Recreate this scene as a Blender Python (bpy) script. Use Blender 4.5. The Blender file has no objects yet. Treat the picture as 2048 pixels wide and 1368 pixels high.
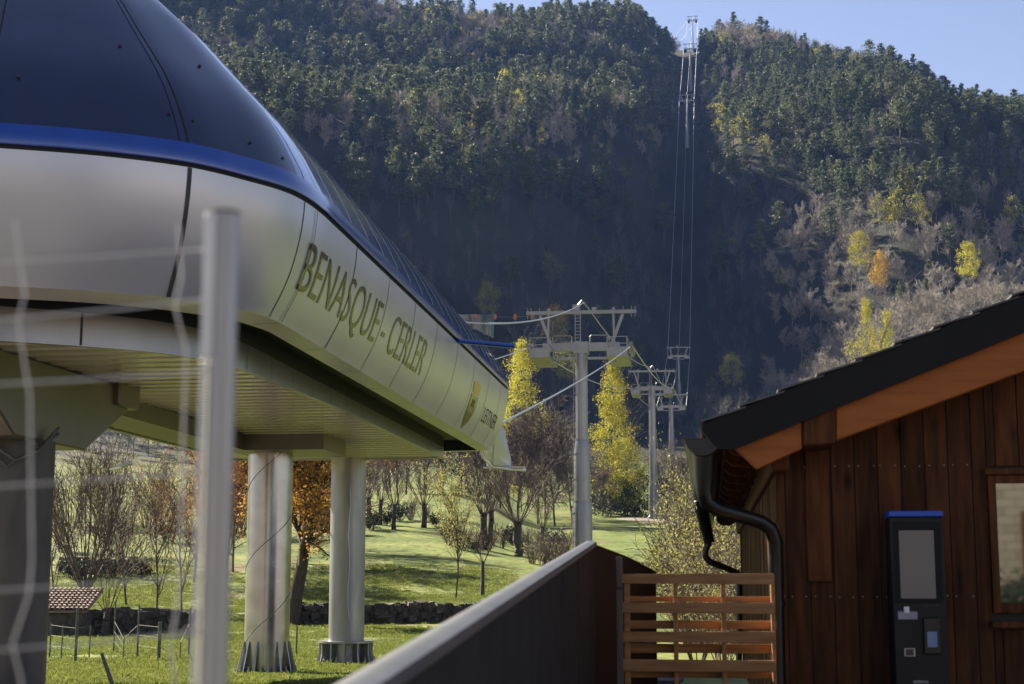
import bpy, math, random
import numpy as np
from mathutils import Vector, Matrix

# ------------------------------------------------------------------ camera, world, sun
SC = bpy.context.scene
COL = SC.collection
F = 3200.0; HY = 1165.0; VX = 1420.0          # focal length and horizon in the 2048 px frame
TH = math.atan((HY - 684) / F); CT, ST = math.cos(TH), math.sin(TH)
cam_d = bpy.data.cameras.new('camera'); cam = bpy.data.objects.new('camera', cam_d); COL.objects.link(cam)
cam_d.sensor_width = 36.0; cam_d.lens = 36.0 * F / 2048
cam_d.clip_start = 0.05; cam_d.clip_end = 6000
cam.rotation_euler = (math.pi / 2 + TH, 0, 0)
cam_d.dof.use_dof = True; cam_d.dof.focus_distance = 45; cam_d.dof.aperture_fstop = 4.3
SC.camera = cam

SUN_AZ = math.radians(-46); SUN_EL = math.radians(33.0)
W = bpy.data.worlds.new('World'); SC.world = W; W.use_nodes = True
wn = W.node_tree; bg = wn.nodes['Background']
sky = wn.nodes.new('ShaderNodeTexSky'); sky.sky_type = 'NISHITA'; sky.sun_disc = False
sky.sun_elevation = SUN_EL; sky.sun_rotation = SUN_AZ
sky.air_density = 1.0; sky.dust_density = 0.3; sky.ozone_density = 4.0; sky.altitude = 1100
wb = wn.nodes.new('ShaderNodeMixRGB'); wb.blend_type = 'MULTIPLY'; wb.inputs[0].default_value = 1; wb.inputs[2].default_value = (.96, .675, .565, 1)
wn.links.new(sky.outputs[0], wb.inputs[1]); wn.links.new(wb.outputs[0], bg.inputs[0]); bg.inputs[1].default_value = 0.073
sun_d = bpy.data.lights.new('sun', 'SUN'); sun_d.energy = 4.8; sun_d.angle = math.radians(0.5); sun_d.color = (1, 0.90, 0.70)
sun = bpy.data.objects.new('sun', sun_d); COL.objects.link(sun)
SUNV = Vector((math.sin(SUN_AZ) * math.cos(SUN_EL), math.cos(SUN_AZ) * math.cos(SUN_EL), math.sin(SUN_EL)))
sun.rotation_euler = (-SUNV).to_track_quat('-Z', 'Y').to_euler()
SC.view_settings.view_transform = 'Standard'; SC.view_settings.look = 'None'
SC.view_settings.exposure = 2.0; SC.view_settings.gamma = 1.0
SC.cycles.use_denoising = True
SC.cycles.max_bounces = 6; SC.cycles.transparent_max_bounces = 6
SC.cycles.volume_bounces = 0

# ------------------------------------------------------------------ frames and projection
def ray(px, py):
    a = (px - 1024) / F; b = (684 - py) / F
    return (a, CT - b * ST, ST + b * CT)
_r = ray(VX, HY); PSI = math.atan2(_r[0], _r[1]); CP, SP = math.cos(PSI), math.sin(PSI)
def P(px, py, Y):
    r = ray(px, py); k = Y / r[1]
    return Vector((r[0] * k, Y, r[2] * k))
def S(v, t, h): return Vector((v * CP + t * SP, -v * SP + t * CP, h))
def toS(p): return (p[0] * CP - p[1] * SP, p[0] * SP + p[1] * CP, p[2])
def att(px, py, t0):
    v, t, z = toS(ray(px, py)); k = t0 / t
    return (v * k, t0, z * k)
def atv(px, py, v0):
    v, t, z = toS(ray(px, py)); k = v0 / v
    return (v0, t * k, z * k)
def proj(p):
    d = CT * p[1] + ST * p[2]
    return (1024 + F * p[0] / d, 684 - F * (-ST * p[1] + CT * p[2]) / d)
def t_at(px, v, h):
    lo, hi = 18.0, 80.0
    for _ in range(50):
        m = (lo + hi) / 2
        if proj(S(v, m, h))[0] < px: lo = m
        else: hi = m
    return (lo + hi) / 2

# ------------------------------------------------------------------ materials
def new_mat(name):
    m = bpy.data.materials.new(name); m.use_nodes = True
    return m, m.node_tree.nodes, m.node_tree.links, m.node_tree.nodes['Principled BSDF']
def ramp(n, stops):
    r = n.new('ShaderNodeValToRGB'); e = r.color_ramp.elements
    while len(e) < len(stops): e.new(0.5)
    for k, (p, c) in enumerate(stops):
        e[k].position = p; e[k].color = (*c, 1)
    return r
def noise_mat(name, c0, c1, scale=3.0, stretch=(1, 1, 1), rough=0.6, metal=0.0, bump=0.0, detail=5, island=0.0, lo=0.3, hi=0.7, rvar=0.0, coat=0.0, spec=None):
    m, n, l, b = new_mat(name)
    tc = n.new('ShaderNodeTexCoord'); mp = n.new('ShaderNodeMapping'); mp.inputs['Scale'].default_value = stretch
    l.new(tc.outputs['Object'], mp.inputs[0])
    nz = n.new('ShaderNodeTexNoise'); nz.inputs['Scale'].default_value = scale; nz.inputs['Detail'].default_value = detail
    vec = mp.outputs[0]
    if island:
        g = n.new('ShaderNodeNewGeometry'); ad = n.new('ShaderNodeVectorMath'); ad.operation = 'ADD'
        ml = n.new('ShaderNodeMath'); ml.operation = 'MULTIPLY'; ml.inputs[1].default_value = 37.0
        l.new(g.outputs['Random Per Island'], ml.inputs[0]); l.new(mp.outputs[0], ad.inputs[0]); l.new(ml.outputs[0], ad.inputs[1]); vec = ad.outputs[0]
    l.new(vec, nz.inputs['Vector'])
    r = ramp(n, [(lo, c0), (hi, c1)]); l.new(nz.outputs['Fac'], r.inputs[0])
    out = r.outputs[0]
    if island:
        hs = n.new('ShaderNodeHueSaturation'); mr = n.new('ShaderNodeMapRange'); mr.inputs[3].default_value = 1 - island; mr.inputs[4].default_value = 1 + island
        l.new(g.outputs['Random Per Island'], mr.inputs[0]); l.new(mr.outputs[0], hs.inputs['Value']); l.new(out, hs.inputs['Color']); out = hs.outputs[0]
    l.new(out, b.inputs['Base Color'])
    b.inputs['Roughness'].default_value = rough; b.inputs['Metallic'].default_value = metal
    if spec is not None: b.inputs['Specular IOR Level'].default_value = spec
    if coat: b.inputs['Coat Weight'].default_value = coat; b.inputs['Coat Roughness'].default_value = 0.08
    if rvar:
        mr2 = n.new('ShaderNodeMapRange'); mr2.inputs[3].default_value = rough - rvar; mr2.inputs[4].default_value = rough + rvar
        l.new(nz.outputs['Fac'], mr2.inputs[0]); l.new(mr2.outputs[0], b.inputs['Roughness'])
    if bump:
        bp = n.new('ShaderNodeBump'); bp.inputs['Strength'].default_value = bump; bp.inputs['Distance'].default_value = 0.02
        l.new(nz.outputs['Fac'], bp.inputs['Height']); l.new(bp.outputs[0], b.inputs['Normal'])
    return m
def leaf_mat(name, cols, trans=0.35, scale=0.25, rough=0.6):
    """foliage: colour varies with clump noise, with the leaf and with the tree"""
    m, n, l, b = new_mat(name)
    g = n.new('ShaderNodeNewGeometry'); oi = n.new('ShaderNodeObjectInfo')
    ad = n.new('ShaderNodeMath'); ad.operation = 'MULTIPLY_ADD'; ad.inputs[1].default_value = 0.55
    l.new(g.outputs['Random Per Island'], ad.inputs[0])
    m2 = n.new('ShaderNodeMath'); m2.operation = 'MULTIPLY'; m2.inputs[1].default_value = 0.45
    l.new(oi.outputs['Random'], m2.inputs[0]); l.new(m2.outputs[0], ad.inputs[2])
    k = len(cols); r = ramp(n, [(i / max(1, k - 1), c) for i, c in enumerate(cols)])
    l.new(ad.outputs[0], r.inputs[0])
    tr = n.new('ShaderNodeBsdfTranslucent'); mx = n.new('ShaderNodeMixShader'); mx.inputs[0].default_value = trans
    l.new(r.outputs[0], b.inputs['Base Color']); l.new(r.outputs[0], tr.inputs[0])
    b.inputs['Roughness'].default_value = rough; b.inputs['Specular IOR Level'].default_value = 0.25
    l.new(b.outputs[0], mx.inputs[1]); l.new(tr.outputs[0], mx.inputs[2])
    l.new(mx.outputs[0], n['Material Output'].inputs[0])
    return m

M = {}
M['alu'] = noise_mat('alu_panel', (.44, .45, .485), (.51, .515, .55), .5, rough=.30, metal=.40, rvar=.05)
M['alu_dull'] = noise_mat('alu_dull', (.26, .255, .255), (.31, .305, .30), 1.5, rough=.28, metal=.6)
M['soffit'] = noise_mat('soffit_metal', (.70, .66, .58), (.78, .73, .65), .8, rough=.20, metal=.78)
M['navy'] = noise_mat('navy_shell', (.010, .018, .055), (.014, .024, .070), 2.0, rough=.30, coat=.5)
M['navy_vault'] = noise_mat('navy_vault', (.016, .055, .20), (.024, .075, .26), 2.0, rough=.10, metal=.25, coat=.8)
M['blue'] = noise_mat('blue_trim', (.008, .05, .30), (.010, .06, .34), 2.0, rough=.18, coat=.8)
M['black'] = noise_mat('black_rubber', (.006, .006, .006), (.012, .012, .012), 6, rough=.6)
M['seam'] = noise_mat('dark_seam', (.03, .03, .032), (.05, .05, .05), 6, rough=.6)
M['white_line'] = noise_mat('light_seam', (.45, .48, .52), (.55, .58, .6), 6, rough=.4, metal=.3)
M['letter'] = noise_mat('letter_vinyl', (.050, .044, .016), (.072, .064, .026), 6, rough=.2, metal=.5)  # olive meadow reflection mixed into the dark letter colour
M['gold'] = noise_mat('gold_vinyl', (.42, .32, .05), (.5, .38, .07), 6, rough=.35)
M['galv'] = noise_mat('galvanised', (.19, .187, .18), (.25, .246, .24), .9, (1, 1, .4), rough=.36, metal=.8, rvar=.05, detail=4)
M['galv_spiral'] = noise_mat('galvanised_column', (.26, .255, .245), (.40, .392, .38), 2.2, rough=.25, metal=.9, rvar=.08, detail=8)
M['galv_dull'] = noise_mat('galvanised_dull', (.22, .22, .225), (.31, .31, .315), 3.0, (1, 1, .25), rough=.42, metal=.7, detail=8)
M['concrete'] = noise_mat('concrete', (.075, .068, .060), (.12, .11, .098), 3.0, (1, 1, .3), rough=.85, bump=.3, detail=9)
M['beam_brown'] = noise_mat('beam_brown', (.10, .088, .075), (.13, .11, .095), 1.0, rough=.35, metal=.5)
M['rope'] = noise_mat('steel_rope', (.42, .43, .45), (.55, .56, .58), 20, rough=.45, metal=.5)
M['wood_dark'] = noise_mat('stained_boards', (.026, .0090, .0034), (.115, .042, .0135), 2.2, (9, 9, .9), rough=.62, bump=.25, detail=9, island=.28, lo=.25, hi=.75, spec=.12)
M['wood_orange'] = noise_mat('oiled_timber', (.22, .062, .011), (.36, .112, .022), 2.0, (1.2, 9, 9), rough=.5, bump=.15, detail=9, lo=.25, hi=.75, spec=.2)
M['wood_pallet'] = noise_mat('pallet_wood', (.175, .088, .036), (.34, .175, .076), 3.0, (1.0, 10, 10), rough=.7, bump=.3, detail=9, island=.30, lo=.25, hi=.75, spec=.15)
M['wood_grey'] = noise_mat('weathered_wood', (.085, .06, .045), (.15, .11, .085), 4.0, (8, 8, .8), rough=.8, bump=.3, detail=9)
M['wood_yellow'] = noise_mat('yellow_rail', (.36, .25, .08), (.48, .34, .12), 4.0, (8, 8, 1), rough=.7)
M['barge'] = noise_mat('black_flashing', (.0055, .0056, .0060), (.0085, .0086, .0090), 2.0, rough=.6, spec=.2)
M['slate'] = noise_mat('slate', (.03, .03, .035), (.08, .08, .085), 7, rough=.5, bump=.4, island=.3)
M['gutter'] = noise_mat('black_gutter', (.004, .004, .004), (.008, .0075, .007), 5, rough=.32, spec=.35)
M['wall_dark'] = noise_mat('charcoal_sheet', (.0115, .0110, .0108), (.018, .0172, .0168), 1.2, (6, 6, .4), rough=.6, detail=7, spec=.2)
M['coping'] = noise_mat('coping_metal', (.14, .142, .15), (.20, .202, .212), 6, rough=.38, metal=.6)
M['kiosk'] = noise_mat('kiosk_body', (.0035, .0038, .0045), (.0055, .0058, .0065), 4, rough=.5, spec=.3)
M['kiosk_blue'] = noise_mat('kiosk_blue', (.004, .06, .42), (.006, .07, .46), 4, rough=.4)
M['screen'] = noise_mat('grey_screen', (.14, .122, .108), (.16, .14, .122), .6, rough=.35)
M['lilac'] = noise_mat('slot_metal', (.14, .14, .20), (.20, .20, .27), 9, rough=.35, metal=.4)
M['white'] = noise_mat('white_print', (.62, .62, .62), (.7, .7, .7), 9, rough=.5)
M['lit_blue'] = noise_mat('terminal_display', (.06, .14, .30), (.09, .19, .38), 5, rough=.2)
M['bark'] = noise_mat('bark', (.050, .036, .028), (.115, .085, .065), 3, (6, 6, 1), rough=.9, bump=.5, detail=8)
M['bark_grey'] = noise_mat('twig_bark', (.055, .056, .056), (.120, .115, .108), .8, rough=.85)
M['bark_dark'] = noise_mat('pollard_bark', (.035, .026, .020), (.085, .062, .050), 3, (6, 6, 1), rough=.9, bump=.5)
M['twig_brown'] = noise_mat('brown_twigs', (.060, .040, .032), (.125, .088, .070), .6, rough=.85)
M['pine'] = leaf_mat('pine_needles', [(.058, .076, .034), (.092, .112, .048), (.135, .150, .066)], .34)
M['pine_dark'] = leaf_mat('fir_needles', [(.046, .066, .036), (.074, .098, .047), (.110, .130, .062)], .32)
M['yellow'] = leaf_mat('spring_leaves', [(.26, .235, .020), (.41, .375, .035), (.49, .46, .06)], .42)
M['gold_leaf'] = leaf_mat('gold_leaves', [(.34, .20, .025), (.48, .30, .035), (.56, .38, .06)], .4)
M['olive'] = leaf_mat('olive_leaves', [(.15, .15, .025), (.24, .24, .05), (.33, .32, .08)], .4)
M['bud'] = leaf_mat('budding_leaves', [(.20, .19, .05), (.30, .28, .08), (.40, .37, .11)], .4)
M['orange'] = leaf_mat('orange_leaves', [(.24, .085, .018), (.36, .16, .026), (.46, .27, .045)], .4)
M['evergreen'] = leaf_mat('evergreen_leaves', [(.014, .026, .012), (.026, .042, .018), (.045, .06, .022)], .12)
M['grass'] = leaf_mat('grass_blades', [(.085, .115, .024), (.15, .18, .040), (.23, .235, .07)], .4)
M['tile'] = noise_mat('clay_tiles', (.20, .13, .10), (.42, .32, .27), 4, rough=.85, island=.35)
M['stonewall'] = noise_mat('dry_stone', (.032, .027, .022), (.095, .080, .066), 3.5, rough=.95, bump=.6, island=.45)
M['stone'] = noise_mat('house_stone', (.30, .26, .21), (.46, .41, .34), 3.0, (1, 1, 2.5), rough=.9, bump=.3)
M['wire'] = noise_mat('fence_wire', (.50, .49, .46), (.62, .60, .57), 20, rough=.5, metal=.35)
M['post_dark'] = noise_mat('fence_post', (.06, .065, .06), (.11, .115, .11), 9, rough=.6, metal=.3)
M['dirt'] = noise_mat('bare_dirt', (.13, .105, .08), (.23, .19, .15), 1.5, rough=.95)
M['marker'] = noise_mat('orange_marker', (.55, .14, .02), (.62, .17, .03), 9, rough=.6)
M['green_post'] = noise_mat('green_post', (.05, .22, .14), (.07, .27, .17), 9, rough=.6)
M['lamp_glass'] = noise_mat('lamp_glass', (.7, .7, .68), (.78, .78, .75), 9, rough=.3)
def brick_mat():
    m, n, l, b = new_mat('coursed_stone'); tc = n.new('ShaderNodeTexCoord'); mp = n.new('ShaderNodeMapping'); mp.inputs['Rotation'].default_value = (math.pi / 2, 0, 0); br = n.new('ShaderNodeTexBrick')
    br.inputs['Color1'].default_value = (.19, .165, .135, 1); br.inputs['Color2'].default_value = (.27, .24, .20, 1); br.inputs['Mortar'].default_value = (.12, .105, .09, 1); br.inputs['Scale'].default_value = 1.0
    br.inputs['Brick Width'].default_value = .55; br.inputs['Row Height'].default_value = .22; br.inputs['Mortar Size'].default_value = .02
    l.new(tc.outputs['Object'], mp.inputs[0]); l.new(mp.outputs[0], br.inputs[0]); l.new(br.outputs[0], b.inputs['Base Color']); b.inputs['Roughness'].default_value = .9; return m
M['stone_course'] = brick_mat()
# window pane: a real mirror-like pane
m, n, l, b = new_mat('window_glass'); b.inputs['Base Color'].default_value = (.03, .035, .03, 1); b.inputs['Roughness'].default_value = .03; b.inputs['IOR'].default_value = 2.6
M['glass'] = m
# plank boards with knots: add dark knots to the stained boards
def add_knots(m, sc=(2.2, 2.2, 1.1), dark=(.012, .005, .003)):
    n = m.node_tree.nodes; l = m.node_tree.links; b = n['Principled BSDF']
    src = b.inputs['Base Color'].links[0].from_socket
    tc = n.new('ShaderNodeTexCoord'); mp = n.new('ShaderNodeMapping'); mp.inputs['Scale'].default_value = sc
    nz = n.new('ShaderNodeTexNoise'); nz.inputs['Scale'].default_value = 2.5
    vm = n.new('ShaderNodeMixRGB'); vm.inputs[0].default_value = .12
    l.new(tc.outputs['Object'], mp.inputs[0]); l.new(mp.outputs[0], vm.inputs[1]); l.new(nz.outputs['Color'], vm.inputs[2]); l.new(mp.outputs[0], nz.inputs[0])
    vo = n.new('ShaderNodeTexVoronoi'); vo.inputs['Scale'].default_value = 1.6; l.new(vm.outputs[0], vo.inputs['Vector'])
    r = ramp(n, [(.06, (0, 0, 0)), (.20, (1, 1, 1))]); l.new(vo.outputs['Distance'], r.inputs[0])
    mx = n.new('ShaderNodeMixRGB'); mx.inputs[1].default_value = (*dark, 1)
    l.new(r.outputs[0], mx.inputs[0]); l.new(src, mx.inputs[2]); l.new(mx.outputs[0], b.inputs['Base Color'])
add_knots(M['wood_dark'], (2.8, 2.8, 1.3), (.010, .004, .0025))
add_knots(M['wood_orange'], (.9, 3, 3), (.12, .034, .008))

# ------------------------------------------------------------------ mesh builder
class MB:
    def __init__(s, org=(0, 0, 0)):
        s.v = []; s.f = []; s.m = []; s.o = org; s.sm = False
    def add(s, vs, fs, mi=0):
        k = len(s.v); s.v += [tuple(p) for p in vs]; s.f += [tuple(i + k for i in f) for f in fs]; s.m += [mi] * len(fs)
    def box(s, a, b, mi=0):
        (x0, y0, z0), (x1, y1, z1) = a, b
        x0, x1 = min(x0, x1), max(x0, x1); y0, y1 = min(y0, y1), max(y0, y1); z0, z1 = min(z0, z1), max(z0, z1)
        s.add([(x0, y0, z0), (x1, y0, z0), (x1, y1, z0), (x0, y1, z0), (x0, y0, z1), (x1, y0, z1), (x1, y1, z1), (x0, y1, z1)],
              [(0, 3, 2, 1), (4, 5, 6, 7), (0, 1, 5, 4), (1, 2, 6, 5), (2, 3, 7, 6), (3, 0, 4, 7)], mi)
    def prism(s, poly, d, mi=0):
        """poly: 3-D outline, d: extrusion vector"""
        k = len(poly); d = Vector(d); a = [Vector(p) for p in poly]; bb = [p + d for p in a]
        s.add(a + bb, [tuple(range(k - 1, -1, -1)), tuple(range(k, 2 * k))] + [(i, (i + 1) % k, (i + 1) % k + k, i + k) for i in range(k)], mi)
    def bar(s, p, q, w, h, mi=0, up=(0, 0, 1)):
        p, q = Vector(p), Vector(q); d = (q - p).normalized(); u = Vector(up)
        if abs(d.dot(u)) > .98: u = Vector((0, 1, 0))
        x = d.cross(u).normalized() * w / 2; y = x.cross(d).normalized() * h / 2
        s.prism([p - x - y, p + x - y, p + x + y, p - x + y], q - p, mi)
    def tube(s, pts, r, k=8, mi=0, cap=True):
        pts = [Vector(p) for p in pts]; n = len(pts); rs = r if isinstance(r, (list, tuple)) else [r] * n
        ref = Vector((0.13, 0.97, 0.2)); vs = []
        for i, p in enumerate(pts):
            d = ((pts[min(i + 1, n - 1)] - pts[max(i - 1, 0)])).normalized()
            x = d.cross(ref)
            if x.length < .05: x = d.cross(Vector((1, 0, .1)))
            x.normalize(); y = d.cross(x)
            for j in range(k):
                a = 2 * math.pi * j / k; vs.append(p + (x * math.cos(a) + y * math.sin(a)) * rs[i])
        fs = [(i * k + j, i * k + (j + 1) % k, (i + 1) * k + (j + 1) % k, (i + 1) * k + j) for i in range(n - 1) for j in range(k)]
        if cap: fs += [tuple(range(k - 1, -1, -1)), tuple(range((n - 1) * k, n * k))]
        s.add(vs, fs, mi)
    def lathe(s, c, prof, k=24, mi=0):
        """prof: [(radius, z)] round a vertical axis at c"""
        vs = []
        for (r, z) in prof:
            for j in range(k):
                a = 2 * math.pi * j / k; vs.append((c[0] + r * math.cos(a), c[1] + r * math.sin(a), c[2] + z))
        n = len(prof)
        fs = [(i * k + j, i * k + (j + 1) % k, (i + 1) * k + (j + 1) % k, (i + 1) * k + j) for i in range(n - 1) for j in range(k)]
        fs += [tuple(range(k - 1, -1, -1)), tuple(range((n - 1) * k, n * k))]
        s.add(vs, fs, mi)
    def grid(s, rows, mi=0, closed=False):
        n = len(rows[0]); vs = [p for r in rows for p in r]
        kk = n if closed else n - 1
        fs = [(i * n + j, i * n + (j + 1) % n, (i + 1) * n + (j + 1) % n, (i + 1) * n + j) for i in range(len(rows) - 1) for j in range(kk)]
        s.add(vs, fs, mi)
    def build(s, name, mats, parent=None, smooth=False, bevel=0):
        me = bpy.data.meshes.new(name)
        ox, oy, oz = s.o
        me.from_pydata([(p[0] - ox, p[1] - oy, p[2] - oz) for p in s.v], [], s.f)
        mats = mats if isinstance(mats, (list, tuple)) else [mats]
        for x in mats: me.materials.append(x)
        me.polygons.foreach_set('material_index', s.m)
        import bmesh
        bm = bmesh.new(); bm.from_mesh(me); bmesh.ops.recalc_face_normals(bm, faces=bm.faces); bm.to_mesh(me); bm.free()
        if smooth:
            for p in me.polygons: p.use_smooth = True
            try: me.set_sharp_from_angle(angle=math.radians(40))
            except Exception: pass
        o = bpy.data.objects.new(name, me); COL.objects.link(o)
        if parent is not None: o.parent = parent
        if bevel:
            bv = o.modifiers.new('bevel', 'BEVEL'); bv.width = bevel; bv.segments = 1; bv.limit_method = 'ANGLE'; bv.angle_limit = math.radians(40)
        return o
def tag(o, label=None, cat=None, group=None, kind=None):
    if label: o['label'] = label
    if cat: o['category'] = cat
    if group: o['group'] = group
    if kind: o['kind'] = kind
    return o
def thing(name, loc, rz=0.0, label=None, cat=None, group=None):
    o = bpy.data.objects.new(name, None); COL.objects.link(o); o.empty_display_size = .3
    o.location = loc; o.rotation_euler = (0, 0, rz)
    return tag(o, label, cat, group)
def sthing(name, base, label, cat, group=None):
    """a thing whose parts are modelled in the ropeway frame (v across, t along, h up); base is its origin there"""
    return thing(name, S(*base), -PSI, label, cat, group)

# ------------------------------------------------------------------ terrain
def interp_cols(px, cols):
    xs = sorted(cols); px = np.asarray(px, float)
    return xs, np.clip(px, xs[0], xs[-1])
YK = np.array([-120, 0, 20, 45, 60, 88, 110, 150, 200, 240, 291, 360, 427, 480, 569, 650, 720, 780, 830, 880, 950, 1020, 1100, 1250, 1500], float)
def zr(py):
    r = ray(1024, py); return r[2] / r[1]
FR_C = np.array([0, .062, .45, .715, .756, .798, .851, .917, 1.0, 1.0, .9, .7])       # fractions from Y=480 on, steep in the middle
FR_R = np.array([.20, .33, .73, .94, .96, .975, .985, 1.0, .99, .93, .8, .6])
RIDGE = [(-1600, 420), (-900, 150), (-400, -60), (0, -75), (400, -25), (700, 28), (830, 45), (950, 60), (1060, 62), (1150, 58), (1270, 64), (1330, 80), (1383, 95), (1430, 90), (1500, 84), (1600, 105), (1700, 128), (1800, 155), (1880, 192), (1935, 232), (1990, 246), (2100, 262), (2250, 320), (2500, 640), (2900, 980), (3600, 1060)]
RX = [p for p, _ in RIDGE]; RZ = [zr(y) for _, y in RIDGE]
_rng = np.random.RandomState(5)
_LAT = _rng.rand(128, 128)
def vnoise(x, y):
    xi = np.floor(x).astype(int); yi = np.floor(y).astype(int); fx = x - xi; fy = y - yi
    fx = fx * fx * (3 - 2 * fx); fy = fy * fy * (3 - 2 * fy)
    g = lambda a, b: _LAT[a % 128, b % 128]
    return (g(xi, yi) * (1 - fx) + g(xi + 1, yi) * fx) * (1 - fy) + (g(xi, yi + 1) * (1 - fx) + g(xi + 1, yi + 1) * fx) * fy
def fbm(x, y, o=4):
    a = 0; w = 1; t = 0
    for k in range(o):
        a = a + w * vnoise(x * 2 ** k + 17.3 * k, y * 2 ** k + 9.1 * k); t += w; w *= .5
    return a / t
def ground(X, Y):
    X = np.asarray(X, float); Y = np.asarray(Y, float)
    Yc = np.maximum(Y, 60.0)
    px = 1024 + 3236 * X / Yc
    vr = np.array([-1.45, -1.4, -1.6, -2.4, -2.35, -2.2, -1.2, 2.3, 5.6, 8.2, 11.3, 20, 33])
    vl = np.array([-1.45, -1.4, -1.6, -2.4, -2.35, -2.2, -1.0, 3.2, 9.0, 13.0, 17.0, 24, 37])
    vrr = np.array([-1.45, -1.4, -1.6, -2.4, -2.35, -2.2, -1.2, 2.3, 6.5, 11, 18, 34, 56])
    wl = np.clip((1080 - px) / 160, 0, 1); wl = wl * wl * (3 - 2 * wl)
    wr = np.clip((px - 1440) / 520, 0, 1); wr = wr * wr * (3 - 2 * wr)
    ridge = np.interp(px, RX, RZ)
    hr = ridge * 1000
    out = np.zeros_like(X + Y)
    def prof(vals, frac, h480, hend):
        hill = h480 + (hend - h480)[..., None] * frac
        return np.concatenate([np.broadcast_to(vals, hill.shape[:-1] + vals.shape), hill], -1)
    sh = np.broadcast(X, Y).shape
    Xb, Yb, hr, wl, wr, px = [np.broadcast_to(a, sh) for a in (X, Y, hr, wl, wr, px)]
    FR_L = np.array([.05, .50, .70, .75, .78, .805, .855, .92, 1.0, 1.0, .9, .7]); wq = np.clip((1330 - px) / 420, 0, 1); wq = (wq * wq * (3 - 2 * wq))[..., None]
    YH = YK[13:]; hc = YH * (.094 + (hr / 1000 - .094)[..., None] * (FR_C * (1 - wq) + FR_L * wq)); hR = YH * (.131 + (hr / 1000 - .131)[..., None] * FR_R)
    hh = hc * (1 - wr[..., None]) + hR * wr[..., None]
    vv = vr * (1 - wl[..., None] - wr[..., None]).clip(0, 1) + vl * wl[..., None] + vrr * wr[..., None]
    # the saddle under the ropeway keeps climbing past the ridge
    full = np.concatenate([vv, hh], -1)
    sad = np.exp(-((px - 1383) / 62.0) ** 2)
    line_h = YK * np.interp(YK, [480, 569, 650, 720, 780, 830, 880, 950, 1020, 1100, 1250, 1500], [.094, .1085, .176, .220, .254, .279, .298, .317, .333, .339, .339, .30])
    line_h[:13] = vr
    full = full * (1 - sad[..., None]) + line_h * sad[..., None]
    k = np.clip(np.searchsorted(YK, Yb, 'right') - 1, 0, len(YK) - 2)
    f = np.clip((Yb - YK[k]) / (YK[k + 1] - YK[k]), 0, 1)
    # monotone smooth-ish: blend linear with a Catmull-Rom cubic
    g = lambda i: np.take_along_axis(full, np.clip(i, 0, len(YK) - 1)[..., None], -1)[..., 0]
    yk = lambda i: YK[np.clip(i, 0, len(YK) - 1)]
    p0, p1, p2, p3 = g(k - 1), g(k), g(k + 1), g(k + 2); dy = yk(k + 1) - yk(k)
    m1 = (p2 - p0) / np.maximum(yk(k + 1) - yk(k - 1), 1) * dy; m2 = (p3 - p1) / np.maximum(yk(k + 2) - yk(k), 1) * dy
    z = (2 * f**3 - 3 * f**2 + 1) * p1 + (f**3 - 2 * f**2 + f) * m1 + (-2 * f**3 + 3 * f**2) * p2 + (f**3 - f**2) * m2
    amp = np.clip((Yb - 430) / 150, 0, 1) * (1 - .85 * sad) * np.clip((1060 - Yb) / 120, .25, 1)
    z = z + amp * (34 * (fbm(Xb / 110 + 3, Yb / 75 + 7) - .5) + 5 * (fbm(Xb / 22, Yb / 26) - .5))
    z = z + np.clip((Yb - 55) / 60, 0, 1) * .5 * (fbm(Xb / 9, Yb / 9, 3) - .5) + np.clip((Yb - 50) / 200, 0, 1) * 1.2 * (fbm(Xb / 34, Yb / 34, 2) - .5)
    return z
def gz(x, y): return float(ground(np.array([x]), np.array([y]))[0])

xs = np.concatenate([np.arange(-900, -420, 12), np.arange(-420, 420, 4.0), np.arange(420, 901, 12)])
ys = np.concatenate([np.arange(-120, 30, 10), np.arange(30, 130, 1.6), np.arange(130, 300, 2.5), np.arange(300, 1120, 4), np.arange(1120, 1500, 20)])
GX, GY = np.meshgrid(xs, ys); GZ = ground(GX, GY)
nx, ny = len(xs), len(ys)
me = bpy.data.meshes.new('ground'); vv = np.stack([GX, GY, GZ], -1).reshape(-1, 3)
ii = (np.arange(ny - 1)[:, None] * nx + np.arange(nx - 1)).reshape(-1)
fc = np.stack([ii, ii + 1, ii + nx + 1, ii + nx], -1)
def np_mesh(me, v, f, mats, midx=None, smooth=False):
    k = f.shape[1]
    me.vertices.add(len(v)); me.vertices.foreach_set('co', v.astype(np.float32).ravel())
    me.loops.add(f.size); me.loops.foreach_set('vertex_index', f.astype(np.int32).ravel())
    me.polygons.add(len(f)); me.polygons.foreach_set('loop_start', np.arange(0, f.size, k, dtype=np.int32))
    for x in mats: me.materials.append(x)
    if midx is not None: me.polygons.foreach_set('material_index', midx.astype(np.int32))
    if smooth: me.polygons.foreach_set('use_smooth', np.ones(len(f), bool))
    me.update(calc_edges=True); me.validate()
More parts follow.
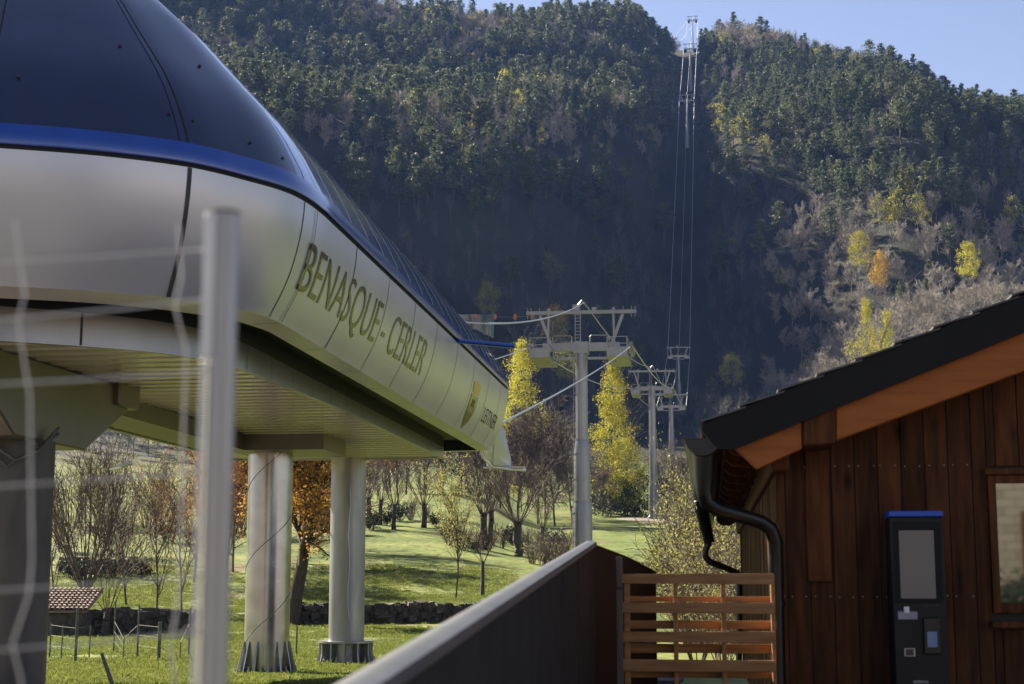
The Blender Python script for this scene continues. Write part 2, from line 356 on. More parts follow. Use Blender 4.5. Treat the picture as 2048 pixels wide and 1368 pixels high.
# ground material: meadow grass below, leaf litter and rock on the mountain
m, n, l, b = new_mat('ground_cover')
ge = n.new('ShaderNodeNewGeometry'); sx = n.new('ShaderNodeSeparateXYZ'); l.new(ge.outputs['Position'], sx.inputs[0])
def NZ(sc, det=6, dist=0):
    z = n.new('ShaderNodeTexNoise'); z.inputs['Scale'].default_value = sc; z.inputs['Detail'].default_value = det; l.new(ge.outputs['Position'], z.inputs['Vector']); return z
n1, n2, n3 = NZ(.16, 6), NZ(1.6, 8), NZ(.025, 5)
g1 = ramp(n, [(.30, (.075, .105, .022)), (.50, (.135, .170, .038)), (.68, (.20, .215, .062)), (.80, (.24, .215, .10))]); l.new(n1.outputs[0], g1.inputs[0])
g2 = ramp(n, [(.30, (.45, .45, .45)), (.70, (1.25, 1.25, 1.2))]); l.new(n2.outputs[0], g2.inputs[0])
n4 = NZ(.075, 4); wp = ramp(n, [(.60, (0, 0, 0)), (.68, (1, 1, 1))]); l.new(n4.outputs[0], wp.inputs[0]); wm = n.new('ShaderNodeMixRGB'); wm.inputs[2].default_value = (.17, .135, .08, 1); l.new(wp.outputs[0], wm.inputs[0]); l.new(g1.outputs[0], wm.inputs[1])
mg = n.new('ShaderNodeMixRGB'); mg.blend_type = 'MULTIPLY'; mg.inputs[0].default_value = 1; l.new(wm.outputs[0], mg.inputs[1]); l.new(g2.outputs[0], mg.inputs[2])
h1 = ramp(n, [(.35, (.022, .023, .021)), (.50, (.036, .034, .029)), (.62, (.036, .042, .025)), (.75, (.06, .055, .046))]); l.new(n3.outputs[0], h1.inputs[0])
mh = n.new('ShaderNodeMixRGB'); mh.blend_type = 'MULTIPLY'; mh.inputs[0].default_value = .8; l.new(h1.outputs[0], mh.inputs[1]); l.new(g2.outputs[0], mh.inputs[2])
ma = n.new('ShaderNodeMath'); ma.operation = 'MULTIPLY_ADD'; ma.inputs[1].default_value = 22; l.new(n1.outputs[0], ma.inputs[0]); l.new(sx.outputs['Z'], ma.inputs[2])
gv = n.new('ShaderNodeMath'); gv.operation = 'MULTIPLY_ADD'; gv.inputs[1].default_value = 9; l.new(n1.outputs[0], gv.inputs[0]); l.new(sx.outputs['Y'], gv.inputs[2])
gm = n.new('ShaderNodeMapRange'); gm.inputs[1].default_value = 36.5; gm.inputs[2].default_value = 38; l.new(gv.outputs[0], gm.inputs[0])
gx_ = n.new('ShaderNodeMixRGB'); gx_.inputs[1].default_value = (.16, .135, .11, 1); l.new(gm.outputs[0], gx_.inputs[0])
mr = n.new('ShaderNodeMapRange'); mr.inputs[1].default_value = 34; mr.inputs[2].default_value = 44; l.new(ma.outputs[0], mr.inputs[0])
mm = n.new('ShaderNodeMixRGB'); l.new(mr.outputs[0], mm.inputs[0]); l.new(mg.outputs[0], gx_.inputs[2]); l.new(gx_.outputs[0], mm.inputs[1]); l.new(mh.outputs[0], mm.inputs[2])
l.new(mm.outputs[0], b.inputs['Base Color']); b.inputs['Roughness'].default_value = .9; b.inputs['Specular IOR Level'].default_value = .15
bp = n.new('ShaderNodeBump'); bp.inputs['Strength'].default_value = .6; bp.inputs['Distance'].default_value = .12; l.new(n2.outputs[0], bp.inputs['Height']); l.new(bp.outputs[0], b.inputs['Normal'])
np_mesh(me, vv, fc, [m], smooth=True)
go = bpy.data.objects.new('ground', me); COL.objects.link(go); tag(go, 'green meadow rising into a steep wooded mountainside', 'ground', kind='structure')

# paved forecourt near the camera
fc_ = MB(); q = [(-45, -70, -1.30), (16, -70, -1.30), (16, 17, -1.345), (-28, 17, -1.345)]
fc_.prism(q, (0, 0, -.25)); o = fc_.build('forecourt', M['concrete']); tag(o, 'grey concrete forecourt in front of the timber hut', 'pavement', kind='structure')

# ------------------------------------------------------------------ gondola station
VC = -11.5
near = [(-11.5, 20.0), (-10.6, 20.22), (-9.7, 20.56), (-8.46, 21.13), (-7.4, 21.90), (-6.75, 22.85), (-6.40, 23.55), (-6.25, 24.3), (-6.2, 25.2)]
far = [(-6.2, 48.6), (-6.22, 49.8), (-6.45, 50.5), (-7.3, 50.9), (-9.2, 51.1), (-11.5, 51.15)]
def catmull(pts, n=6):
    out = []
    for i in range(len(pts) - 1):
        p0, p1, p2, p3 = [np.array(pts[max(0, min(len(pts) - 1, i + d))], float) for d in (-1, 0, 1, 2)]
        for k in range(n):
            f = k / n; out.append(tuple(.5 * ((2 * p1) + (p2 - p0) * f + (2 * p0 - 5 * p1 + 4 * p2 - p3) * f * f + (3 * p1 - p0 - 3 * p2 + p3) * f**3)))
    out.append(tuple(pts[-1])); return out
right = catmull(near) + [(-6.2, t) for t in np.linspace(25.6, 48.2, 46)] + catmull(far)
PLAN = right + [(2 * VC - v, t) for v, t in right[::-1][1:-1]]
NP_ = len(PLAN); NR = len(right)
PA = np.array(PLAN); tg = np.roll(PA, -1, 0) - np.roll(PA, 1, 0); tg /= np.linalg.norm(tg, axis=1)[:, None]
NRM = np.stack([tg[:, 1], -tg[:, 0]], -1)                     # outward (right side: +v)
def ring(off, h):
    q = PA - NRM * off
    return [(a, b_, h) for a, b_ in q]
st_base = (VC, 35.0, -2.4)
station = sthing('gondola_station', st_base, 'gondola lift station with a dark blue dome and silver lettered side band on tall columns', 'lift station')
PROF = [(-.0, 5.97), (.012, 5.78), (.04, 5.55), (.085, 5.32), (.145, 5.08), (.22, 4.84), (.31, 4.62), (.41, 4.42), (.50, 4.26), (.56, 4.16)]
def off_at(h):
    hs = [p[1] for p in PROF][::-1]; os_ = [p[0] for p in PROF][::-1]
    return float(np.interp(h, hs, os_))
b_ = MB(st_base); b_.grid([ring(o_, h_) for o_, h_ in PROF] + [ring(.575, 4.13)], 0, True)
# panel joints of the band
def seam_at(idx_pt, nrm, w, mi=1, h0=5.965, h1=4.135, out=.006, mb=None):
    pv, pt = idx_pt; tx, ty = -nrm[1], nrm[0]
    rows = []
    for h in np.linspace(h0, h1, 14):
        o_ = off_at(h) - out; c = (pv - nrm[0] * o_, pt - nrm[1] * o_)
        rows.append([(c[0] - tx * w / 2, c[1] - ty * w / 2, h), (c[0] + tx * w / 2, c[1] + ty * w / 2, h)])
    (mb or b_).grid(rows, mi)
seam_ts = [t_at(p, -6.2, 5.9) for p in (635, 714, 779, 831, 875, 916, 950, 979, 1002)]
for i, t in enumerate(seam_ts): seam_at((-6.2, t), (1, 0), .05 if i == 1 else .03)
def plan_idx_px(px, h=5.6):
    k = min(range(NR // 2), key=lambda i: abs(proj(S(PLAN[i][0], PLAN[i][1], h))[0] - px)); return k
for px, w in ((607, .03), (389, .07), (384, .015)):
    k = plan_idx_px(px, 5.95); seam_at(PLAN[k], NRM[k], w)
b_.build('fascia_band', [M['alu'], M['seam']], station, smooth=True)
# underside strip of the band
def ring_in(h): return ring(1.02, h)
plan2r = catmull([(-11.5, 22.35), (-10.58, 22.71), (-9.57, 23.43), (-8.75, 24.25), (-8.2, 25.4), (-8.0, 26.8), (-7.98, 28.2)], 6) + [(-7.98 - .006 * (t - 28), t) for t in np.linspace(29, 48.2, 30)] + catmull([(-8.1, 48.6), (-8.2, 49.0), (-9, 49.15), (-11.5, 49.2)], 4)
PLAN2 = plan2r + [(2 * VC - v, t) for v, t in plan2r[::-1][1:-1]]
strip_in = np.array([-0.0]);
b_ = MB(st_base)
inn = []
for (v, t), nn in zip(PLAN, NRM):
    o_ = 1.0 + .55 * max(0.0, min(1.0, (25.5 - t) / 3.5)); inn.append((v - nn[0] * o_, t - nn[1] * o_, 4.12))
b_.grid([ring(.575, 4.13), inn], 0, True)
for t in seam_ts + [t_at(170, -9.2, 4.1)]:
    if t < 24: continue
    b_.add([(-6.79, t - .012, 4.122), (-6.79, t + .012, 4.122), (-7.2, t + .012, 4.114), (-7.2, t - .012, 4.114)], [(0, 1, 2, 3)], 1)
b_.build('band_underside', [M['alu'], M['seam']], station)
# black slot the hangers run through
b_ = MB(st_base); b_.grid([inn, [(a, c, 4.45) for a, c, _ in inn]], 0, True)
top = [(v, t, 4.44) for v, t in PLAN2]; b_.add([(a, c, 4.44) for a, c, _ in inn], [tuple(range(NP_))], 0)
b_.grid([[(v, t, 4.13) for v, t in PLAN2], [(v, t, 4.44) for v, t in PLAN2]], 0, True)
b_.build('hanger_slot', M['black'], station)
# lower fascia and its joints
b_ = MB(st_base); P2 = np.array(PLAN2); t2 = np.roll(P2, -1, 0) - np.roll(P2, 1, 0); t2 /= np.linalg.norm(t2, axis=1)[:, None]; N2 = np.stack([t2[:, 1], -t2[:, 0]], -1)
hb2 = lambda t: 3.60 + .2 * max(0, min(1, (t - 23) / 12))
b_.grid([[(v, t, 4.13) for v, t in PLAN2], [(v, t, hb2(t)) for v, t in PLAN2]], 0, True)
inn2 = P2 - N2 * .12
b_.grid([[(v, t, hb2(t)) for v, t in PLAN2], [(a, c, hb2(c)) for a, c in inn2], [(a, c, 3.95) for a, c in inn2]], 0, True)
for t in [27.0, 28.6, 30.2, 31.8, 33.4, 35.0, 36.6, 38.2, 40, 42, 44, 46]:
    v = -7.98 - .006 * (t - 28) + .004
    b_.add([(v, t - .012, 4.12), (v, t + .012, 4.12), (v, t + .012, hb2(t) + .01), (v, t - .012, hb2(t) + .01)], [(0, 1, 2, 3)], 1)
k = min(range(len(plan2r)), key=lambda i: abs(proj(S(PLAN2[i][0], PLAN2[i][1], 3.9))[0] - 165))
v, t = PLAN2[k]; nn = N2[k]; tx, ty = -nn[1], nn[0]
b_.add([(v + nn[0] * .005 + tx * .02, t + nn[1] * .005 + ty * .02, 4.12), (v + nn[0] * .005 - tx * .02, t + nn[1] * .005 - ty * .02, 4.12), (v + nn[0] * .005 - tx * .02, t + nn[1] * .005 - ty * .02, hb2(t) + .01), (v + nn[0] * .005 + tx * .02, t + nn[1] * .005 + ty * .02, hb2(t) + .01)], [(0, 1, 2, 3)], 1)
b_.build('lower_fascia', [M['alu_dull'], M['seam']], station, smooth=True)
# soffit of slats running across
b_ = MB(st_base)
def half_w(t):
    pts = sorted((tt, VC - v if v < VC else v - VC) for v, tt in plan2r)
    return float(np.interp(t, [p[0] for p in pts], [p[1] for p in pts]))
t = 22.7
while t < 49.0:
    t1 = min(t + .66, 49.1); w0, w1 = max(.05, half_w(t) - .16), max(.05, min(half_w(t1), half_w(t) + .5) - .16); e = t1 - .16
    hs = lambda q: hb2(q) + .05
    b_.add([(VC - w0, t, hs(t) - .021), (VC + w0, t, hs(t) - .021), (VC + w1, t1, hs(t1)), (VC - w1, t1, hs(t1))], [(0, 1, 2, 3)], 0)
    b_.add([(VC - w1, t1, hs(t1)), (VC + w1, t1, hs(t1)), (VC + w1, t1, hs(t1) - .021), (VC - w1, t1, hs(t1) - .021)], [(0, 1, 2, 3)], 2)
    t = t1
M['soffit_edge'] = noise_mat('soffit_edge', (.40, .385, .33), (.46, .44, .38), 2, rough=.5, metal=.1); b_.build('soffit', [M['soffit'], M['seam'], M['soffit_edge']], station)
# longitudinal and cross beams under the soffit
b_ = MB(st_base)
b_.prism([(-12.02, 29.2, 3.82), (-12.02, 29.2, 3.42), (-12.02, 40.6, 3.42), (-12.02, 40.6, 3.82)], (-1.1, 0, 0))
b_.box((-12.5, 40.6, 3.42), (-9.9, 43.2, 3.85))
b_.build('main_beam', M['beam_brown'], station)
# head bracket on the near column: widens upward and forward
b_ = MB(st_base)
b_.prism([(-13.3, 24.6, 2.35), (-13.3, 27.6, 2.35), (-13.3, 29.8, 3.35), (-13.3, 29.8, 3.72), (-13.3, 22.9, 3.66), (-13.3, 22.9, 3.35)], (2.2, 0, 0))
b_.box((-12.0, 28.9, 3.32), (-11.0, 30.0, 3.80))
b_.build('head_bracket', M['beam_brown'], station, bevel=.03)
b_ = MB(st_base)
for k in range(2): b_.tube([(-11.9 + .18 * k, 25.2, 2.25), (-11.5 + .15 * k, 25.25 - .02 * k, 1.9 + .1 * k), (-11.15 + .1 * k, 25.4, 2.15), (-10.95, 26.0, 2.5 + .1 * k)], .03, 6)
b_.build('cable_bundle', M['post_dark'], station, smooth=True)
# columns
def column(v, t, r, h0, h1, mat, spiral, foot):
    b_ = MB(st_base); b_.lathe((v, t, 0), [(r, h0), (r, h1)], 40)
    if spiral:
        for k in range(3):
            z0 = h0 + 1.2 + k * 2.05
            b_.tube([(v + (r + .002) * math.cos(a), t + (r + .002) * math.sin(a), z0 + (a + 1.57 + .2) * .52) for a in np.linspace(-math.pi, 0.0, 22)], .011, 5, 1)
    c = b_.build('column', [mat, M['alu_dull']], station, smooth=True)
    if foot == 'gusset':
        f_ = MB(st_base); f_.lathe((v, t, 0), [(r + .30, h0 - .06), (r + .30, h0)], 40)
        for k in range(14):
            a = 2 * math.pi * k / 14 + .1; d = Vector((math.cos(a), math.sin(a), 0)); c0 = Vector((v, t, 0)); tn = Vector((-d.y, d.x, 0)) * .02
            f_.prism([c0 + d * (r - .01) + Vector((0, 0, h0)) - tn, c0 + d * (r + .22) + Vector((0, 0, h0)) - tn, c0 + d * (r + .20) + Vector((0, 0, h0 + .10)) - tn, c0 + d * (r + .03) + Vector((0, 0, h0 + .85)) - tn, c0 + d * (r - .01) + Vector((0, 0, h0 + .85)) - tn], tn * 2)
        f_.build('base_flange', mat, c)
        for k in range(14):
            a_ = MB(st_base); a = 2 * math.pi * (k + .5) / 14 + .1; a_.lathe((v + (r + .17) * math.cos(a), t + (r + .17) * math.sin(a), h0), [(.085, 0), (.085, .05), (.05, .06), (.05, .13), (.028, .135), (.028, .22)], 8)
            a_.build('anchor_bolt', M['galv_dull'], c)
    elif foot == 'drum':
        f_ = MB(st_base); f_.lathe((v, t, 0), [(r + .30, h0 + .62), (r + .30, h0 + .68)], 40); f_.lathe((v, t, 0), [(r - .02, h0 - .02), (r - .02, h0 + .62)], 30); f_.lathe((v, t, 0), [(r + .42, h0 - .10), (r + .42, h0 - .02)], 40)
        for k in range(12):
            a = 2 * math.pi * k / 12 + .15; d = Vector((math.cos(a), math.sin(a), 0)); c0 = Vector((v, t, 0)); tn = Vector((-d.y, d.x, 0)) * .025
            f_.prism([c0 + d * (r - .03) + Vector((0, 0, h0 - .02)) - tn, c0 + d * (r + .34) + Vector((0, 0, h0 - .02)) - tn, c0 + d * (r + .27) + Vector((0, 0, h0 + .3)) - tn, c0 + d * (r + .28) + Vector((0, 0, h0 + .62)) - tn, c0 + d * (r - .03) + Vector((0, 0, h0 + .62)) - tn], tn * 2)
        f_.build('base_flange', mat, c)
        for k in range(12):
            a_ = MB(st_base); a = 2 * math.pi * (k + .5) / 12 + .15; a_.lathe((v + (r + .33) * math.cos(a), t + (r + .33) * math.sin(a), h0), [(.07, 0), (.07, .05), (.045, .06), (.045, .14), (.02, .15), (.02, .22)], 8)
            a_.build('anchor_bolt', M['galv_dull'], c)
    return c
c1 = column(-11.66, 41.9, .595, -2.38, 3.44, M['galv_spiral'], True, 'gusset')
tag(c1, 'round galvanised column with a spiral weld seam')
c2 = column(-11.13, 49.0, .545, -2.45, 3.86, M['galv_dull'], False, 'drum')
b_ = MB(st_base)
for h in (2.95,): b_.lathe((-11.13, 49.0, h), [(.556, -.03), (.556, .03)], 40)
b_.tube([(-10.95 + .03 * math.sin(k * 1.7), 48.44 - .02, 2.9 - k * .5) for k in range(9)], .018, 5)
b_.build('cable_strap', M['galv_dull'], c2)
c0 = MB(st_base); c0.lathe((-11.75, 26.0, 0), [(.70, -2.4), (.70, 2.38)], 40); c0 = c0.build('column', M['concrete'], station, smooth=True); tag(c0, 'thick grey concrete column at the near end')
# blue band with the dark gutter line below it
b_ = MB(st_base); b_.grid([ring(.02, 5.97), ring(.05, 5.99), ring(.05, 6.05)], 0, True); b_.build('gutter_shadow_joint', M['black'], station)
b_ = MB(st_base); b_.grid([ring(.05, 6.03), ring(-.05, 6.03), ring(-.06, 6.06), ring(-.03, 6.22), ring(.03, 6.345), ring(.10, 6.36), ring(.30, 6.36)], 0, True)
for t in [t_at(p, -6.2, 6.15) for p in (786, 917)]: 
    b_.add([(-6.135, t - .015, 6.06), (-6.135, t + .015, 6.06), (-6.165, t + .015, 6.22), (-6.225, t + .015, 6.345), (-6.225, t - .015, 6.345), (-6.165, t - .015, 6.22)], [(0, 1, 2, 5), (5, 2, 3, 4)], 1)
b_.build('blue_trim', [M['blue'], M['seam']], station, smooth=True)
# dome over the near end, vault along the side
RP = [(1.0, 0), (.985, .19), (.962, .43), (.935, .69), (.90, .97), (.855, 1.28), (.79, 1.65), (.71, 2.10), (.614, 2.66), (.50, 3.22), (.36, 3.80), (.2, 4.18), (.06, 4.32), (.0, 4.33)]
TC, TF = 25.2, 45.0
def dome_pt(v, t, r, h):
    v0 = VC + (v - VC) * .985
    if t < TC: tt = TC + (t + .07 - TC) * r
    elif t > TF: tt = TF + (t - .07 - TF) * r
    else: tt = t
    return (VC + (v0 - VC) * r, tt, 6.355 + h)
kd = next(i for i, p in enumerate(PLAN) if p[1] > 24.0)
near_loop = PLAN[NP_ - kd:] + PLAN[:kd + 1]
b_ = MB(st_base); b_.grid([[dome_pt(v, t, r, h) for v, t in near_loop] for r, h in RP], 0)
# raised joints between the dome segments
def dome_rib(mb, k, w, mi, lift=.012):
    v, t = PLAN[k]; tx, ty = tg[k]
    rows = []
    for r, h in RP[:-1]:
        a = dome_pt(v - tx * w / 2, t - ty * w / 2, r, h); c = dome_pt(v + tx * w / 2, t + ty * w / 2, r, h)
        nn = NRM[k]; L = Vector((nn[0] * r, nn[1] * r, .25 + h * .25)).normalized() * lift
        rows.append([Vector(a) + L, Vector(c) + L])
    mb.grid(rows, mi)
kr = [plan_idx_px(p, 6.4) for p in (372, -15)]
for k in kr:
    for d in (-1, 1):
        dome_rib(b_, k, .03, 1, .01); 
    dome_rib(b_, k, .26, 0, .006)
b_.build('dome', [M['navy'], M['seam']], station, smooth=True)
for (px, h, r) in ((350, .45, .962), (400, .42, .962), (520, .30, .975), (585, .22, .98), (35, .8, .925)):
    k = plan_idx_px(px, 6.8); p = Vector(dome_pt(PLAN[k][0], PLAN[k][1], r, h)); nn = Vector((NRM[k][0], NRM[k][1], .35)).normalized()
    b_ = MB(st_base); b_.tube([p - nn * .02, p + nn * .03], .024, 10); b_.build('dome_fastener', M['seam'], station)
for px, py in ((375, 52), (160, 3)):
    k = plan_idx_px(px + 130, 6.8); p = Vector(dome_pt(PLAN[k][0], PLAN[k][1], .79, 1.65)); nn = Vector((NRM[k][0], NRM[k][1], .6)).normalized()
    b_ = MB(st_base); b_.tube([p - nn * .02, p + nn * .03], .026, 10); b_.build('dome_fastener', M['seam'], station)
rest = PLAN[kd:NP_ - kd + 1]
b_ = MB(st_base); b_.grid([[dome_pt(v, t, r - .004, h) for v, t in rest] for r, h in RP], 0)
tt = 24.6
while tt < 49.5:
    rows = []
    for r, h in RP[:10]:
        a = Vector(dome_pt(-6.2, tt, r, h)); c = Vector(dome_pt(-6.2, tt + .06, r, h)); L = Vector((r, 0, .2 + h * .3)).normalized() * .02
        rows.append([a + L, c + L])
    b_.grid(rows, 1); tt += 1.45
b_.build('vault_roof', [M['navy_vault'], M['white_line']], station, smooth=True)
# lettering on the band
def text_mesh(txt, size=1.0):
    c = bpy.data.curves.new('txt', 'FONT'); c.body = txt; c.size = size; c.resolution_u = 6; c.offset = -.006
    o = bpy.data.objects.new('txt', c); COL.objects.link(o)
    bpy.context.view_layer.update()
    me = bpy.data.meshes.new_from_object(o.evaluated_get(bpy.context.evaluated_depsgraph_get()))
    bpy.data.objects.remove(o); bpy.data.curves.remove(c)
    return me
import bmesh
def band_text(name, txt, t0, t1, h0, h1, mat, parent, v0=-6.2, hn=None):
    me = text_mesh(txt); bm = bmesh.new(); bm.from_mesh(me)
    X = [v.co.x for v in bm.verts]; Yv = [v.co.y for v in bm.verts]; x0, x1, y0, y1 = min(X), max(X), min(Yv), max(Yv)
    for k in range(1, 10):
        bmesh.ops.bisect_plane(bm, geom=bm.verts[:] + bm.edges[:] + bm.faces[:], plane_co=(0, y0 + (y1 - y0) * k / 10, 0), plane_no=(0, 1, 0))
    for v in bm.verts:
        t = t0 + (v.co.x - x0) / (x1 - x0) * (t1 - t0); h = h0 + (v.co.y - y0) / (y1 - y0) * (h1 - h0)
        v.co = Vector((v0 - off_at(h) + .012 - st_base[0], t - st_base[1], h - st_base[2]))
    bm.to_mesh(me); bm.free(); me.materials.clear(); me.materials.append(mat)
    me.name = name; o = bpy.data.objects.new(name, me); COL.objects.link(o); o.parent = parent; return o
t0 = t_at(612, -6.35, 5.0); t1 = t_at(851, -6.35, 5.0)
o = band_text('station_lettering', 'BENASQUE - CERLER', t0, t1, 4.50, 5.42, M['letter'], station); tag(o, 'dark lettering BENASQUE - CERLER, olive reflection painted into its colour')
o = band_text('maker_lettering', 'LEITNER', t_at(975, -6.3, 4.8), t_at(1000, -6.3, 4.8), 4.62, 5.02, M['seam'], station); tag(o, 'small dark lettering LEITNER')
# municipal crest: dark pointed shield with a lighter field under a gold crown
def band_poly(mb, pts, mi, out):
    """pts as (t,h) outline, fanned in thin horizontal strips so that it follows the bulge"""
    hs = np.linspace(min(p[1] for p in pts), max(p[1] for p in pts), 22)
    def span(h):
        xs_ = []
        for i in range(len(pts)):
            (ta, ha), (tb, hb) = pts[i], pts[(i + 1) % len(pts)]
            if (ha - h) * (hb - h) <= 0 and ha != hb: xs_.append(ta + (tb - ta) * (h - ha) / (hb - ha))
        return (min(xs_), max(xs_)) if xs_ else None
    rows = []
    for h in hs:
        sp = span(h)
        if sp: rows.append([(-6.2 - off_at(h) + out, sp[0], h), (-6.2 - off_at(h) + out, sp[1], h)])
    mb.grid(rows, mi)
tc = t_at(953, -6.3, 5.0); w = .62
b_ = MB(st_base)
band_poly(b_, [(tc - w, 5.10), (tc + w, 5.10), (tc + w, 4.75), (tc + w * .75, 4.45), (tc, 4.18), (tc - w * .75, 4.45), (tc - w, 4.75)], 0, .012)
band_poly(b_, [(tc - w * .35, 4.98), (tc + w * .35, 4.98), (tc + w * .35, 4.78), (tc - w * .35, 4.78)], 2, .018)
band_poly(b_, [(tc - w * .9, 5.14), (tc + w * .9, 5.14), (tc + w, 5.42), (tc, 5.50), (tc - w, 5.42)], 1, .012)
o = b_.build('crest', [M['letter'], M['gold'], M['olive']], station); tag(o, 'dark heraldic shield under a gold crown')
# blue rod sticking out from the trim
b_ = MB(st_base); p = (-6.25, 39.4, 6.02); b_.tube([p, (-4.75, 39.4, 5.86)], .06, 8); b_.build('blue_spout', M['blue'], station)
# rope entry funnel at the far end
b_ = MB(st_base)
b_.prism([(-6.75, 50.3, 5.05), (-6.62, 51.6, 4.95), (-6.42, 52.2, 3.75), (-6.9, 51.1, 3.75)], (.05, 0, 0))
b_.prism([(-7.3, 50.8, 5.0), (-6.7, 51.3, 4.75), (-6.35, 52.1, 3.78), (-7.2, 52.0, 3.78)], (0, .05, .0))
b_.tube([(-7.3, 50.9, 4.5), (-7.2, 51.2, 4.0), (-6.95, 51.5, 3.72), (-6.4, 51.9, 3.66), (-5.95, 52.3, 3.66)], .05, 8)
b_.bar((-7.3, 52.0, 3.72), (-5.95, 52.0, 3.72), .35, .05)
b_.build('rope_funnel', M['alu'], station)
# flood lamp under the soffit
b_ = MB(st_base); v, t, h = att(236, 936, 48.5); b_.bar((v - .05, t, h + .02), (v + .42, t, h + .16), .22, .09); b_.bar((v - .22, t - .02, h - .05), (v + .12, t - .02, h + .02), .24, .05, 1); b_.tube([(v + .3, t, h + .15), (v + .3, t, 3.8)], .03, 6)
lampo = b_.build('flood_lamp', [M['galv_dull'], M['lamp_glass']], station)
# ------------------------------------------------------------------ ropeway towers
def tower_head(root, org, mat):
    """crossarm, sheave trains, catwalks, lifting frame; local z=0 is the top of the shaft"""
    b_ = MB(); G = mat
    b_.box((-3.2, -.28, -.72), (3.2, .28, -.02)); b_.box((-.62, -.5, -1.0), (.62, .5, .05))
    b_.box((-3.2, -.14, -1.5), (3.2, .14, -1.3)); 
    b_.build('crossarm', G, root)
    f_ = MB()
    f_.box((-4.6, -.14, 2.66), (4.6, .14, 2.95))
    for sg in (-1, 1):
        f_.bar((sg * 3.45, .1, 2.55), (sg * 2.55, .1, -.05), .28, .24)
        f_.bar((sg * 2.7, -.2, 2.6), (sg * 2.8, -.2, -1.8), .16, .12)
        for k in (3.5, 4.2, 4.5): f_.box((sg * k - .03, -.03, 2.3), (sg * k + .03, .03, 3.3))
        f_.box((sg * 2.7 - .12, -.1, 2.95), (sg * 2.7 + .12, .1, 3.2))
    f_.box((-.7, -.2, 2.95), (-.1, .2, 3.5)); f_.tube([(-.4, 0, 3.3), (.1, -.5, 3.75), (.5, 0, 3.3)], .1, 6); f_.box((.9, -.1, 3.0), (1.3, .1, 3.25))
    f_.build('lifting_frame', G, root)
    for sg in (-1, 1):
        w = MB()                                     # catwalk with its rails
        w.box((sg * 2.3, -3.3, -1.72), (sg * 4.0, 3.3, -1.60))
        for y in (-3.2, 0, 3.2):
            for x in (2.35, 3.95): w.box((sg * x - .04, y - .04, -1.6), (sg * x + .04, y + .04, .02))
        for z in (-.6, 0.0):
            for x in (2.35, 3.95): w.box((sg * x - .03, -3.3, z - .03), (sg * x + .03, 3.3, z + .03))
            w.box((sg * 2.35, -3.25, z - .03), (sg * 3.95, -3.19, z + .03))
        w.box((sg * 2.35, -3.25, -1.6), (sg * 3.95, -3.19, -.95))
        w.build('catwalk', G, root)
        t = MB()                                     # sheave train under the rope
        xs_ = sg * 4.12
        t.box((xs_ - .09, -2.8, -.95), (xs_ + .09, 2.8, -.72)); t.box((xs_ - .14, -.3, -.9), (xs_ + .14, .3, .0))
        for k in range(8):
            y = -2.6 + k * .743
            t.tube([(xs_ - .08 + sg * .12, y, -.62), (xs_ + .08 + sg * .12, y, -.62)], .27, 12)
        t.box((sg * 3.0, -.2, -.75), (sg * 4.2, .2, -.4))
        t.build('sheave_train', G, root)
        h_ = MB(); x0 = sg * .75; x1 = sg * 2.35
        h_.tube([(x0, -.35, -.02), (x0, -.35, .50), (x0 + sg * .1, -.35, .62), (x1 - sg * .1, -.35, .62), (x1, -.35, .5), (x1, -.35, -.02)], .05, 6)
        h_.build('handrail', G, root)
    l_ = MB()
    for x in (-.22, .22): l_.bar((x - .25, -.4, -.1), (x - .25, -.4, 2.7), .06, .06)
    for k in range(9): l_.bar((-.47, -.4, .1 + k * .3), (-.03, -.4, .1 + k * .3), .05, .05)
    l_.build('ladder', G, root)
HEAD_SRC = None
TOWERS = [  # v, t, top of shaft, base, radii (top, middle, bottom), label
    (-11.1, 142, 21.3, None, (.56, .72, .88), 'nearest galvanised ropeway tower, its wide crossarm above the dark wall'),
    (-9.85, 291, 35.4, None, (.60, .70, .92), 'galvanised ropeway tower standing on the open meadow with a dirt patch at its foot'),
    (-9.4, 427, 46.8, None, (.62, .74, .9), 'ropeway tower rising out of leafless scrub, in front of a bluish tower'),
    (-9.7, 569, 80.3, None, (.55, 1.0, 1.5), 'bluish shaded ropeway tower with a flaring shaft behind the scrub tower'),
    (-7.7, 830, 254.5, None, (.6, .9, 1.2), 'ropeway tower halfway up the cleared swath on the mountainside'),
    (-6.2, 950, 324.0, None, (.6, .9, 1.2), 'ropeway tower just under the saddle of the mountain ridge'),
    (-5.7, 1220, 439.5, None, (.42, .5, .6), 'ropeway tower on the skyline against pale blue sky'),
]
heads = []
